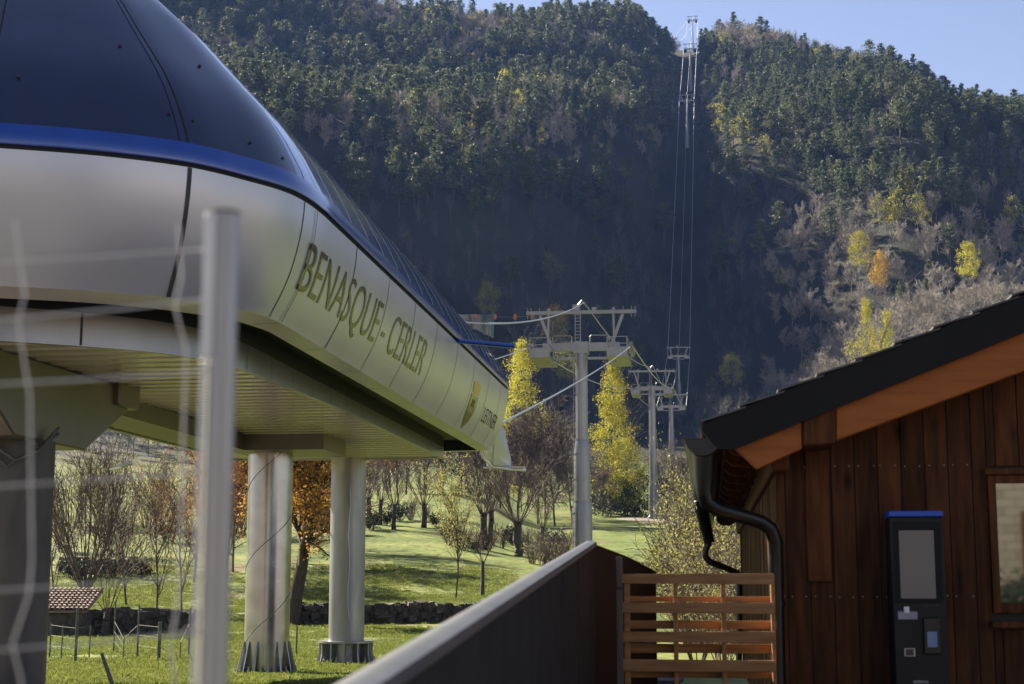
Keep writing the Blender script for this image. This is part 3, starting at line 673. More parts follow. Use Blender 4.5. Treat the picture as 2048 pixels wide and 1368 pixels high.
for i, (v, t, hs, _, rr, lab) in enumerate(TOWERS):
    p = S(v, t, 0); zg = gz(p.x, p.y)
    zg = min(zg, hs - 14)
    root = thing('ropeway_tower', (p.x, p.y, zg - .3), -PSI, lab, 'ropeway tower', 'towers of the gondola ropeway')
    H = hs - zg + .3
    b_ = MB()
    jA, jB = .50 * H, .24 * H
    b_.lathe((0, 0, 0), [(rr[2], 0), (rr[2], jB), (rr[1] + .05, jB + 1.0), (rr[1], jB + 1.0), (rr[1], jA), (rr[0] + .02, jA + 1.3), (rr[0], jA + 1.3), (rr[0] * .96, H)], 28)
    for z, r in ((jB, rr[2]), (jB + 1.0, rr[1] + .05), (jA, rr[1]), (jA + 1.3, rr[0] + .02), (jA * .78, rr[1])): b_.lathe((0, 0, z), [(r + .07, -.05), (r + .07, .05)], 28)
    b_.lathe((0, 0, 0), [(rr[2] + .3, .0), (rr[2] + .3, .5), (rr[2] + .05, .9)], 28)
    b_.build('shaft', M['galv'], root, smooth=True)
    l_ = MB()
    for x in (-.2, .2): l_.bar((-rr[2] * .75 + x * .6, -rr[2] * .9 - .1 - x * .4, 1.5), (-rr[0] * .9 + x * .6, -rr[0] * .8 - .12 - x * .4, H), .05, .05)
    k = 1.6
    while k < H: 
        f = k / H; l_.bar((-(rr[2] * .75 * (1 - f) + rr[0] * .9 * f) - .14, -(rr[2] * .9 * (1 - f) + rr[0] * .8 * f) - .02, k), (-(rr[2] * .75 * (1 - f) + rr[0] * .9 * f) + .14, -(rr[2] * .9 * (1 - f) + rr[0] * .8 * f) - .2, k), .05, .05); k += .6
    l_.build('ladder', M['galv'], root)
    sc = 1.08 if i == 0 else .93
    if i == 0:
        before = set(root.children); tower_head(root, None, M['galv']); HEAD_SRC = [c for c in root.children if c not in before]
        parts = HEAD_SRC
    else:
        parts = []
        for ch in HEAD_SRC:
            c = ch.copy(); COL.objects.link(c); c.parent = root; parts.append(c)
    for c in parts: c.location = (0, 0, H); c.scale = (sc, sc, 1.0)
    heads.append((v, t, hs, sc))
# the haul rope, one loop: both strands over the towers
def span(p, q, sag, n=14):
    p, q = Vector(p), Vector(q); out = []
    for k in range(n + 1):
        f = k / n; a = p.lerp(q, f); a.z -= sag * 4 * f * (1 - f); out.append(a)
    return out
b_ = MB()
for sg in (-1, 1):
    prev = S(VC + sg * 4.6, 50.6, 4.86)
    pts = []
    for (v, t, hs, sc) in heads:
        q = S(v + sg * 4.22 * sc, t, hs - .28); d = (q - prev).length
        pts += span(prev, q, d * (.003 if t < 150 else .008))[:-1]; prev = q
    pts.append(prev); pts.append(prev + Vector((sg * .1, 120, 25)))
    b_.tube(pts, [.042 if k < 14 else .055 if k < 42 else .072 for k in range(len(pts))], 6)
o = b_.build('haul_rope', M['rope'], smooth=True); tag(o, 'grey steel haul rope running as two strands over the towers up the mountain', 'rope')
b_ = MB(); prev = P(640, 596, 46); pts = []
for (v, t, hs, sc) in heads:
    q = S(v + .3, t, hs + 3.7); d = (q - prev).length; pts += span(prev, q, d * (.013 if t < 150 else .012), 16)[:-1]; prev = q
pts.append(prev); b_.tube(pts, .045, 6)
o = b_.build('signal_cable', M['rope'], smooth=True); tag(o, 'pale signal cable sagging from the station roof to the tower tops', 'cable')
# ------------------------------------------------------------------ timber hut
HT = 12.0                                           # front wall plane (t)
A0 = att(1410, 848, 11.42); B0 = att(2048, 590, 11.42)
rs = (B0[2] - A0[2]) / (B0[0] - A0[0])              # roof slope
vE, hE = A0[0], A0[2]
vWL = att(1556, 1100, HT)[0]; vRIDGE = vE + 4.6; hRIDGE = hE + rs * 4.6; vWR = 2 * vRIDGE - vWL
HB = 27.0; GND = -1.36
hut_base = (vWL, HT, GND)
hut = sthing('timber_hut', hut_base, 'dark stained timber hut with a black edged roof and an orange rafter', 'hut')
roof_h = lambda v: hE + rs * (v - vE) if v <= vRIDGE else hRIDGE - rs * (v - vRIDGE)
# roof slabs with stepped slates
b_ = MB(hut_base); nsl = 17
for side in (0, 1):
    for k in range(nsl):
        f0, f1 = k / nsl, (k + 1.0) / nsl
        va, vb = (vE - .03 + (vRIDGE - vE + .03) * f0, vE - .03 + (vRIDGE - vE + .03) * f1 + .05)
        if k == nsl - 1: vb = vRIDGE
        ha, hb = roof_h(va) + .032, roof_h(vb) + .006
        if side: va, vb = 2 * vRIDGE - va, 2 * vRIDGE - vb
        random.seed(k + side * 50); t = 11.38
        while t < HB + .4:
            w = random.uniform(.26, .34); j = random.uniform(-.004, .006)
            b_.prism([(va, t, ha + j), (vb, t, hb), (vb, t, hb - .012), (va, t, ha - .014 + j)], (0, w - .006, 0), 0); t += w
b_.build('slate_roof', M['slate'], hut)
b_ = MB(hut_base)
for sgn in (0, 1):
    mv = (lambda v: v) if not sgn else (lambda v: 2 * vRIDGE - v)
    b_.prism([(mv(vE), 11.45, hE - .0), (mv(vRIDGE), 11.45, hRIDGE), (mv(vRIDGE), 11.45, hRIDGE - .05), (mv(vE), 11.45, hE - .05)], (0, HB - 11.0, 0))
b_.build('roof_boarding', M['wood_dark'], hut)
# black rake flashing
b_ = MB(hut_base)
for sgn in (0, 1):
    mv = (lambda v: v) if not sgn else (lambda v: 2 * vRIDGE - v)
    b_.prism([(mv(vE - .02), 11.40, hE - .005), (mv(vRIDGE), 11.40, hRIDGE), (mv(vRIDGE), 11.40, hRIDGE - .262), (mv(vE + .19), 11.40, hE + rs * .19 - .262), (mv(vE + .09), 11.40, hE - .175), (mv(vE - .02), 11.40, hE - .06)], (0, .04, 0))
b_.build('rake_flashing', M['barge'], hut)
# rafters at the gable: the orange one in two lengths either side of a purlin end
def px2(p, t): q = att(p[0], p[1], t); return q
tr = 11.46
b_ = MB(hut_base); b_.prism([px2(p, tr) for p in ((1466, 893), (1603, 834), (1604, 897), (1514, 938))], (0, .12, 0)); 
o = b_.build('rafter', M['wood_orange'], hut, bevel=.006); tag(o, 'short orange rafter tail at the eave')
q0, q1, q2, q3 = [px2(p, tr) for p in ((1672, 815), (2048, 660), (2048, 742), (1672, 881))]
ex = lambda a, b_2, v: (v, tr, a[2] + (b_2[2] - a[2]) * (v - a[0]) / (b_2[0] - a[0]))
b_ = MB(hut_base); b_.prism([q0, ex(q0, q1, vRIDGE - .05), ex(q3, q2, vRIDGE - .05), q3], (0, .12, 0))
# lower chamfer strip, a shade proud
b_.build('rafter', M['wood_orange'], hut, bevel=.008)
b_ = MB(hut_base); a = px2((1606, 838), 11.44); c = px2((1671, 887), 11.44)
b_.prism([a, px2((1671, 812), 11.44), c, px2((1606, 892), 11.44)], (0, 1.2, 0)); b_.build('purlin', M['wood_dark'], hut, bevel=.012)
for k, vv_ in enumerate((vE + 2.6, vE + 4.6)):
    b_ = MB(hut_base); hh = roof_h(vv_) - .36; b_.box((vv_ - .1, 11.6, hh - .2), (vv_ + .1, HB, hh)); b_.build('purlin', M['wood_dark'], hut)
# eave plate and rafter tails along the left eave
for k in range(14):
    t = 11.75 + k * 1.12
    b_ = MB(hut_base); vb = vWL + .2
    b_.prism([(vE + .14, t, roof_h(vE + .14) - .06), (vb, t, roof_h(vb) - .06), (vb, t, roof_h(vb) - .30), (vE + .34, t, roof_h(vE + .34) - .34), (vE + .20, t, roof_h(vE + .2) - .27), (vE + .14, t, roof_h(vE + .14) - .18)], (0, .12, 0)); b_.build('rafter_tail', M['wood_dark'], hut, bevel=.01)
b_ = MB(hut_base); b_.box((vWL - .05, 11.62, roof_h(vWL) - .52), (vWL + .08, HB, roof_h(vWL) - .28)); b_.build('eave_plate', M['wood_dark'], hut, bevel=.015)
# front planks, pitch .168 m, each one board; the screws stay in the wall mesh
pit = .1685; vs0 = att(1668, 1150, HT)[0]; vseams = [vs0 + pit * k for k in range(-6, 60)]
win = [att(1990, 968, HT), att(2048, 1212, HT)]; wv0, wv1 = win[0][0] - .055, win[0][0] + 1.5; wh1, wh0 = win[0][2] + .06, win[1][2] - .05
b_ = MB(hut_base); random.seed(3)
for k in range(len(vseams) - 1):
    va, vb = max(vseams[k], vWL), min(vseams[k + 1], vWR)
    if vb - va < .02: continue
    g = .004; y0 = HT + random.uniform(-.004, .004)
    def board(h0, h1a, h1b):
        b_.prism([(va + g, y0, h0), (vb - g, y0, h0), (vb - g, y0, h1b), (va + g, y0, h1a)], (0, .024, 0), 0)
    ta, tb = roof_h(va) - .32, roof_h(vb) - .32
    if va < wv0 - .01 and vb > wv0 + .01:
        vfull = vb; vb = wv0; board(GND, ta, roof_h(wv0) - .32); va, vb = wv0, vfull
    if vb > wv0 + .01 and va < wv1 - .01: board(GND, wh0 - .12, wh0 - .12); board(wh1 + .07, roof_h(va) - .32, tb)
    elif va >= wv1 - .01 or vb <= wv0 + .01: board(GND, ta, tb)
    for py in (933, 1193):
        h = att(1700, py, HT)[2] + random.uniform(-.006, .006)
        for f in (.16, .80):
            v = va + (vb - va) * f + random.uniform(-.01, .01); rr_ = .0055
            if wv0 - .02 < v < wv1: continue
            b_.add([(v + rr_ * math.cos(a), y0 - .004, h + rr_ * math.sin(a)) for a in np.linspace(0, 2 * math.pi, 7)[:-1]], [(0, 1, 2, 3, 4, 5)], 1)
b_.build('front_boards', [M['wood_dark'], M['galv_dull']], hut)
b_ = MB(hut_base); b_.prism([(vWL + .03, HT + .03, GND), (vWR - .03, HT + .03, GND), (vWR - .03, HT + .03, roof_h(vWR) - .06), (vRIDGE, HT + .03, hRIDGE - .06), (vWL + .03, HT + .03, roof_h(vWL) - .06)], (0, .03, 0)); b_.box((vWL + .04, HT + .061, GND), (vWL + .06, HB - .36, roof_h(vWL) - .08)); b_.build('wall_backing', M['black'], hut)
b_ = MB(hut_base); t = HT + .02; random.seed(4)
while t < HB - .3:
    y = random.uniform(-.006, .006); b_.box((vWL + y, t + .004, GND), (vWL + .025 + y, t + pit - .004, roof_h(vWL) - .30)); t += pit
b_.build('side_boards', M['wood_dark'], hut)
b_ = MB(hut_base); b_.box((vWR - .03, HT + .03, GND), (vWR, HB - .3, 1.0)); b_.box((vWL + .03, HB - .35, GND), (vWR - .03, HB - .3, 1.0)); b_.build('rear_boards', M['wood_dark'], hut)
# wide vertical board under the purlin end
a = att(1609, 888, HT - .03); c = att(1664, 1163, HT - .03)
b_ = MB(hut_base); b_.box((a[0], HT - .035, c[2]), (c[0], HT - .006, a[2])); b_.build('corner_board', M['wood_dark'], hut, bevel=.004)
# window with a mirror bright pane, sill and head trim
b_ = MB(hut_base); d0, d1 = HT - .035, HT + .05; f = .055
b_.box((wv0, d0, wh0), (wv0 + f, d1, wh1)); b_.box((wv1 - f, d0, wh0), (wv1, d1, wh1)); b_.box((wv0 + f, d0, wh1 - f), (wv1 - f, d1, wh1)); b_.box((wv0 + f, d0, wh0), (wv1 - f, d1, wh0 + f + .02))
wf = b_.build('window', M['wood_dark'], hut, bevel=.004)
b_ = MB(hut_base); b_.box((wv0 + f - .005, HT, wh0 + f), (wv1 - f + .005, HT + .012, wh1 - f + .005)); b_.build('pane', M['glass'], wf)
a = att(1984, 1240, HT); b_ = MB(hut_base); b_.box((wv0 - .03, HT - .12, wh0 - .105), (wv1 + .03, HT - .005, wh0 - .055)); b_.build('sill', M['wood_dark'], wf, bevel=.008)
b_ = MB(hut_base); b_.box((wv0 - .02, HT - .055, wh1 + .005), (wv1 + .02, HT - .005, wh1 + .05)); b_.build('head_trim', M['wood_dark'], wf, bevel=.004)
# gutter and downpipes
b_ = MB(hut_base); gr = .125; gv, gh = att(1405, 880, 11.5)[0], att(1405, 878, 11.5)[2]
rows = []
for r_ in (gr, gr - .008):
    for tq in (11.42, HB): rows.append([(gv + r_ * math.cos(a), tq, gh + r_ * math.sin(a)) for a in np.linspace(math.pi, 2 * math.pi, 14)])
b_.grid(rows[0:2]); b_.grid(rows[2:4]); b_.add(rows[0], [tuple(range(14))]); b_.add(rows[1], [tuple(range(14))])
b_.tube([(gv - gr, 11.42, gh), (gv - gr, HB, gh)], .012, 6)
gut = b_.build('gutter', M['gutter'], hut, smooth=True)
b_ = MB(hut_base)
pts = [att(*p, t) for p, t in (((1410, 905), 11.62), ((1408, 950), 11.62), ((1408, 985), 11.62), ((1414, 1005), 11.63), ((1434, 1018), 11.65), ((1480, 1031), 11.72), ((1520, 1043), 11.80), ((1541, 1057), 11.85), ((1551, 1082), 11.88), ((1552, 1115), 11.89), ((1553, 1200), 11.9))]
pts.append((pts[-1][0], 11.9, GND))
b_.tube(pts, [.095, .075, .058] + [.054] * 9, 14)
for h in (-.15, -.8): b_.lathe((pts[-1][0], 11.9, h), [(.062, -.02), (.062, .02)], 14)
b_.build('downpipe', M['gutter'], hut, smooth=True)
b_ = MB(hut_base); T2_ = 14.6
top = att(1399, 1000, T2_); bot = att(1419, 1086, T2_); n_ = 40
pts = [Vector(top).lerp(Vector(bot), k / n_) for k in range(n_ + 1)]
b_.tube(pts, [.058 + (.010 if k % 2 else 0) - .012 * k / n_ for k in range(n_ + 1)], 12)
b_.tube([att(*p, T2_) for p in ((1399, 930), (1397, 985), (1399, 1001))], .055, 12)
b_.tube([att(*p, t) for p, t in (((1418, 1084), T2_), ((1411, 1100), T2_), ((1411, 1114), T2_), ((1420, 1124), T2_), ((1450, 1135), 14.9), ((1476, 1147), 15.2), ((1478, 1180), 15.2), ((1478, 1330), 15.2))], .030, 10)
o = b_.build('downpipe', M['gutter'], hut, smooth=True); tag(o, 'thin pipe with a ribbed flexible upper piece')

# ------------------------------------------------------------------ ticket kiosk
KT = 11.62
a = att(1779, 1022, KT); c = att(1886, 1033, KT); kb = (a[0] + (c[0] - a[0]) / 2, KT + .15, GND)
kiosk = sthing('ticket_kiosk', kb, 'slim black self-service ticket machine with a blue top against the boarded hut', 'ticket machine')
b_ = MB(kb); b_.box((a[0], KT, GND + .08), (c[0], KT + .32, c[2])); b_.box((a[0] + .02, KT + .02, GND), (c[0] - .02, KT + .3, GND + .08)); b_.build('cabinet', M['kiosk'], kiosk, bevel=.008)
b_ = MB(kb); b_.box((a[0] - .002, KT - .004, c[2] + .001), (c[0] + .002, KT + .32, a[2])); b_.build('top_cap', M['kiosk_blue'], kiosk, bevel=.004)
def kbox(x0, y0, x1, y1, d, name, mat, bev=.002, front=KT):
    p, q = att(x0, y0, front), att(x1, y1, front)
    b_ = MB(kb); b_.box((p[0], front - d, q[2]), (q[0], front + .004, p[2])); return b_.build(name, mat, kiosk, bevel=bev)
kbox(1786, 1044, 1886, 1206, .006, 'screen_bezel', M['barge'])
kbox(1797, 1061, 1872, 1197, .008, 'screen', M['screen'], 0)
kbox(1794, 1222, 1835, 1240, .022, 'ticket_slot', M['lilac'], .006); kbox(1807, 1213, 1818, 1226, .03, 'slot_guide', M['white'], .004)
kbox(1846, 1209, 1876, 1213, .005, 'receipt_slot', M['black'], 0)
kbox(1845, 1235, 1882, 1308, .03, 'card_terminal', M['gutter'], .006); kbox(1853, 1263, 1874, 1294, .033, 'terminal_display', M['lit_blue'], 0)
kbox(1808, 1296, 1831, 1313, .006, 'scanner_frame', M['alu_dull'], .002); kbox(1811, 1298, 1827, 1311, .009, 'scanner_glass', M['stonewall'], 0)
def flat_text(txt, org, w, d, name, mat, parent, base):
    me = text_mesh(txt); X = [v.co.x for v in me.vertices]; sc_ = w / (max(X) - min(X))
    for v in me.vertices: v.co = Vector((org[0] + (v.co.x - min(X)) * sc_ - base[0], org[1] - d - base[1], org[2] + v.co.y * sc_ - base[2]))
    me.materials.clear(); me.materials.append(mat); me.name = name
    o = bpy.data.objects.new(name, me); COL.objects.link(o); o.parent = parent; return o
p, q = att(1827, 1366, KT), att(1857, 1366, KT)
o = flat_text('SKIDATA', p, q[0] - p[0], .003, 'kiosk_lettering', M['white'], kiosk, kb); tag(o, 'white lettering SKIDATA')

# ------------------------------------------------------------------ pallet screen with its pale post
PT = 11.35
pa = att(1245, 1147, PT); pb = att(1549, 1147, PT); px_m = (1549 - 1245) / (pb[0] - pa[0])
pal_b = ((pa[0] + pb[0]) / 2, PT, GND)
pallet = sthing('pallet_screen', pal_b, 'orange brown wooden pallet screen standing between the dark wall and the hut', 'pallet')
random.seed(8)
fr = [(1147, 1168), (1205, 1227), (1263, 1285), (1320, 1343), (1378, 1400), (1436, 1458), (1494, 1516)]
re_ = [(1193, 1204), (1242, 1259), (1289, 1308), (1342, 1358), (1400, 1415), (1455, 1470), (1510, 1525)]
for y0, y1 in fr:
    h1, h0 = att(1400, y0, PT)[2], att(1400, y1, PT)[2]; j = random.uniform(-.008, .008)
    b_ = MB(pal_b); b_.prism([(pa[0] + j, PT, h0 + random.uniform(-.004, .004)), (pb[0] + j, PT, h0 + random.uniform(-.004, .004)), (pb[0] + j, PT, h1 + random.uniform(-.004, .004)), (pa[0] + j, PT, h1 + random.uniform(-.004, .004))], (0, .022, 0)); b_.build('front_slat', M['wood_pallet'], pallet, bevel=.003)
for x0, x1 in ((1247, 1258), (1345, 1354), (1441, 1450), (1541, 1549)):
    p, q = att(x0, 1150, PT), att(x1, 1150, PT); b_ = MB(pal_b); b_.box((p[0], PT + .0225, GND), (q[0], PT + .12, p[2] - .004)); b_.build('stringer', M['wood_pallet'], pallet, bevel=.003)
for y0, y1 in re_:
    h1, h0 = att(1400, y0, PT)[2], att(1400, y1, PT)[2]; j = random.uniform(-.01, .01)
    b_ = MB(pal_b); b_.box((pa[0] + j, PT + .1205, h0), (pb[0] + j, PT + .14, h1)); b_.build('rear_slat', M['wood_pallet'], pallet, bevel=.003)
p, q = att(1232, 1113, PT), att(1245, 1113, PT); post_b = ((p[0] + q[0]) / 2, PT + .02, GND)
b_ = MB(post_b); b_.box((p[0], PT - .01, GND), (q[0] - .002, PT + .05, p[2])); b_.box((p[0] - .003, PT - .013, att(1238, 1177, PT)[2] - .003), (q[0] + .0, PT + .053, att(1238, 1174, PT)[2]), 1)
o = b_.build('fence_post', [M['wood_grey'], M['black']], None, bevel=.003); o.location = S(*post_b); o.rotation_euler = (0, 0, -PSI); tag(o, 'pale weathered batten at the left end of the pallet screen', 'post')
# boxes of gear seen through the lowest gaps
gb = MB(); p = P(1395, 1368, 15.5)
gb.box((p.x - .65, 15.5, GND), (p.x - .15, 16.0, GND + .42)); gb.box((p.x - .67, 15.48, GND + .42), (p.x - .13, 16.02, GND + .47))
o = gb.build('storage_crate', M['lilac'], None, bevel=.02); tag(o, 'bluish plastic crate on the ground behind the pallet screen', 'crate')

# ------------------------------------------------------------------ charcoal parapet wall, rising away from the camera
wn_, wf_ = P(742, 1386, 2.9), P(1190, 1087, 11.6); d_ = (wf_ - wn_); wn2 = wn_ - d_ * .12; we_ = P(1312, 1143, 13.4)
wall = thing('parapet_wall', ((wn_.x + wf_.x) / 2, (wn_.y + wf_.y) / 2, GND), 0, 'charcoal metal clad parapet wall with a pale rounded coping, rising away from view', 'wall')
ob = (wall.location.x, wall.location.y, wall.location.z)
b_ = MB(ob); du = Vector((d_.x, d_.y, 0)).normalized(); nn = Vector((du.y, -du.x, 0))
L = Vector((wf_.x - wn2.x, wf_.y - wn2.y, 0)).length; n_ = 84
r0, r1 = [], []
for k in range(n_ + 1):
    f = k / n_; q = wn2.lerp(wf_, f); off = nn * (-.012 if k % 12 == 5 else .0 if k % 4 in (0, 1) else .004)
    r0.append((q.x + off.x, q.y + off.y, GND - .3)); r1.append((q.x + off.x, q.y + off.y, q.z - .012))
b_.grid([r0, r1])
back = -nn * .09
b_.grid([[(a[0] + back.x, a[1] + back.y, a[2]) for a in (r0[0], r0[-1])], [(a[0] + back.x, a[1] + back.y, a[2]) for a in (r1[0], r1[-1])]])
b_.build('near_face', M['wall_dark'], wall)
b_ = MB(ob); q0, q1 = wf_.copy(), we_.copy(); e = (q1 - q0); pn = Vector((e.y, -e.x, 0)).normalized() * .05
b_.prism([(q0.x, q0.y, GND - .3), (q1.x, q1.y, GND - .3), (q1.x, q1.y, q1.z), (q0.x + e.x * .5, q0.y + e.y * .5, q0.z + e.z * .42), (q0.x, q0.y, q0.z - .005)], -pn)
b_.build('far_face', M['wall_dark'], wall)
b_ = MB(ob); up = Vector((0, 0, .028)); ax = (wf_ - wn2).normalized(); sd = nn
prof = [(-.075, -.02), (-.075, .008), (-.06, .018), (-.02, .020), (.010, .012), (.014, .0), (.014, -.016)]
rows = [[tuple(c + sd * x + Vector((0, 0, z))) for x, z in prof] for c in (wn2, wf_)]
b_.grid(rows); b_.build('coping', M['coping'], wall, smooth=True)

# ------------------------------------------------------------------ site fence in front: post and bent wire mesh
fb = P(444, 684, 2.0)
fence = thing('site_fence', (fb.x, fb.y, -1.6), 0, 'blurred galvanised site fence close in front, one post with bent wire mesh', 'fence'); ob = (fb.x, fb.y, -1.6)
b_ = MB(ob); tp = P(446, 430, 2.0); b_.tube([(fb.x, 2.0, -1.6), (fb.x, 2.0, tp.z)], .0185, 24); b_.lathe((fb.x, 2.0, tp.z), [(.0190, 0), (.0190, .004)], 24, 1)
M['post_galv'] = noise_mat('post_galvanised', (.30, .295, .285), (.40, .39, .38), 8, (1, 1, .3), rough=.38, metal=.5); o = b_.build('post', [M['post_galv'], M['concrete']], fence, smooth=True)
b_ = MB(ob); a = P(411, 428, 1.985); c = P(426, 715, 1.985); b_.box((a.x, 1.978, c.z), (c.x, 1.99, a.z)); b_.box((a.x, 1.978, -1.6), (a.x + .004, 1.99, c.z - .003)); b_.build('mesh_clamp', M['white'], fence, bevel=.002)
b_ = MB(ob); wr = .0013
Yf = lambda px: 1.80 + .2 * px / 444
def wire(pts): b_.tube([P(x, y, Yf(x)) for x, y in pts], wr, 6)
wire([(30, 440), (40, 520), (50, 590), (36, 640), (48, 720), (60, 790), (62, 1000), (64, 1120), (58, 1190), (24, 1290), (40, 1350), (50, 1420)])
wire([(357, 450), (364, 560), (350, 612), (362, 660), (373, 700), (368, 820), (364, 1000), (360, 1150), (352, 1230), (340, 1290), (350, 1360), (352, 1420)])
wire([(-300, 470), (-290, 600), (-310, 650), (-285, 760), (-285, 1120), (-320, 1290), (-300, 1400)])
for y0, y1 in ((524, 497), (640, 598), (768, 742), (972, 942), (1180, 1152), (1300, 1262), (1420, 1390)): wire([(-360, y0 + (y0 - y1) * .82), (0, y0), (205, (y0 + y1) / 2 + 2), (415, y1)])
b_.build('wire_mesh', M['wire'], fence, smooth=True)

# ------------------------------------------------------------------ stone house behind the viewpoint, seen mirrored in the window pane
sh = thing('stone_house', (14.0, -19, -1.4), 0, 'beige stone house mirrored in the window pane of the hut', 'house'); ob = (14.0, -19, -1.4)
b_ = MB(ob); b_.box((4.5, -30, -1.4), (24, -19, 6.2)); b_.build('wall', M['stone_course'], sh)
b_ = MB(ob); b_.prism([(4.0, -18.4, 6.1), (4.0, -24.5, 9.6), (4.0, -30.6, 6.1), (4.0, -30.6, 5.9), (4.0, -18.4, 5.9)], (20.5, 0, 0)); b_.build('roof', M['slate'], sh)
for k in range(6):
    for z in (.2, 3.2):
        x = 5.6 + k * 3.1; b_ = MB(ob); b_.box((x, -19.0, z), (x + 1.2, -18.93, z + 1.6)); w_ = b_.build('window', M['wood_dark'], sh)
        b_ = MB(ob); b_.box((x + .1, -18.99, z + .1), (x + 1.1, -18.91, z + 1.5)); b_.build('pane', M['glass'], w_)
# ------------------------------------------------------------------ vegetation builders
def tubes_np(segs, k=3):
    if not segs: return np.zeros((0, 3)), np.zeros((0, 4), int)
    a = np.array([s[0] for s in segs]); c = np.array([s[1] for s in segs]); r0 = np.array([s[2] for s in segs]); r1 = np.array([s[3] for s in segs])
    d = c - a; d /= np.linalg.norm(d, axis=1)[:, None] + 1e-9
    ref = np.where(np.abs(d[:, 2:3]) > .9, np.array([[1., 0, 0]]), np.array([[0, 0, 1.]]))
    x = np.cross(d, ref); x /= np.linalg.norm(x, axis=1)[:, None] + 1e-9; y = np.cross(d, x)
    vs = []
    for p, r in ((a, r0), (c, r1)):
        for j in range(k):
            an = 2 * math.pi * j / k; vs.append(p + (x * math.cos(an) + y * math.sin(an)) * r[:, None])
    V = np.stack(vs, 1).reshape(-1, 3); n_ = len(segs); base = np.arange(n_)[:, None] * 2 * k
    Fc = np.concatenate([base + np.array([[j, (j + 1) % k, k + (j + 1) % k, k + j]]) for j in range(k)], 0)
    return V, Fc
def leaves_np(c, size, rng, flat=0.0, aspect=.7):
    c = np.asarray(c); n_ = len(c)
    d = rng.normal(size=(n_, 3)); d[:, 2] *= (1 - flat); d /= np.linalg.norm(d, axis=1)[:, None] + 1e-9
    e = rng.normal(size=(n_, 3)); x = np.cross(d, e); x /= np.linalg.norm(x, axis=1)[:, None] + 1e-9
    s_ = size * rng.uniform(.6, 1.3, n_)[:, None]
    if flat: d_ = d
    d, x = d * s_ / 2, x * s_ * aspect / 2
    V = np.stack([c - d, c + x * .9 - d * .1, c + d, c - x * .9 + d * .1], 1).reshape(-1, 3)
    return V, np.arange(n_ * 4).reshape(-1, 4)
def mesh_of(name, parts, mats):
    """parts: [(V, F, material index)]"""
    vs, fs, ms, k = [], [], [], 0
    for V, Fc, mi in parts:
        vs.append(V); fs.append(Fc + k); ms.append(np.full(len(Fc), mi)); k += len(V)
    me = bpy.data.meshes.new(name); np_mesh(me, np.concatenate(vs), np.concatenate(fs), mats, np.concatenate(ms)); return me
def grow(rng, p, d, L, r, lev, par, segs, tips):
    n_ = par['seg'][lev]; step = L / n_; p = np.array(p, float); d = np.array(d, float); pts = [(p, d)]
    for i in range(n_):
        d = d + rng.normal(size=3) * par['jit'][lev] + np.array([0, 0, par['up'][lev]]); d /= np.linalg.norm(d)
        q = p + d * step; ra = r * (1 - i / n_ * par['tap']); rb = r * (1 - (i + 1) / n_ * par['tap'])
        segs.append((p, q, max(ra, par['rmin']), max(rb, par['rmin'] * .8))); p = q; pts.append((p, d))
    if lev + 1 < len(par['seg']):
        m_ = par['kids'][lev]
        for j in range(m_):
            f = par['from'][lev] + (1 - par['from'][lev]) * (j + rng.uniform(.1, .9)) / m_; i = min(int(f * n_), n_ - 1); fr = f * n_ - i
            b0 = pts[i][0] * (1 - fr) + pts[i + 1][0] * fr; dd = pts[i + 1][1]
            ax = rng.normal(size=3); ax -= dd * ax.dot(dd); ax /= np.linalg.norm(ax); an = par['ang'][lev] * rng.uniform(.7, 1.25)
            nd = dd * math.cos(an) + ax * math.sin(an)
            grow(rng, b0, nd, L * par['len'][lev] * rng.uniform(.7, 1.2) * (1 - .45 * f if lev == 0 else 1), r * par['rad'][lev], lev + 1, par, segs, tips)
    else: tips.append(p)
    if lev >= len(par['seg']) - 2: tips += [q for q, _ in pts[1:]]
def pine_mesh(seed, H=12, kind=0):
    rng = np.random.RandomState(seed); segs = [((0, 0, -.8), (0, 0, H * .55), .20, .13), ((0, 0, H * .55), (0, 0, H), .13, .03)]; c = []
    z0 = H * (.22 if kind == 0 else .42)
    nw = 15
    for w in range(nw):
        z = z0 + (H * .97 - z0) * (w / (nw - 1)) ** .92; f = (z - z0) / (H - z0)
        R = (2.7 * (1 - f) ** .75 + .25) if kind == 0 else 3.0 * math.sqrt(max(.03, 1 - (f * 1.6 - .65) ** 2 * .9)) * (1 - .35 * f)
        for j in range(rng.randint(4, 7)):
            a = rng.uniform(0, 6.283); L = R * rng.uniform(.5, 1.15); up = rng.uniform(-.1, .35)
            tip = np.array([math.cos(a) * L, math.sin(a) * L, z + up * L])
            segs.append(((0, 0, z), tuple(tip), .045, .02))
            for q in np.linspace(.35, 1.0, 4):
                for _ in range(3): c.append(np.array([math.cos(a) * L * q, math.sin(a) * L * q, z + up * L * q]) + rng.normal(size=3) * (.24, .24, .17))
    for _ in range(8): c.append((rng.normal() * .15, rng.normal() * .15, H * rng.uniform(.93, 1.03)))
    V, Fc = leaves_np(c, .62, rng, .35, .55); Vt, Ft = tubes_np(segs, 4)
    return mesh_of('pine_tree', [(Vt, Ft, 0), (V, Fc, 1)], [M['bark'], M['pine'] if kind else M['pine_dark']])
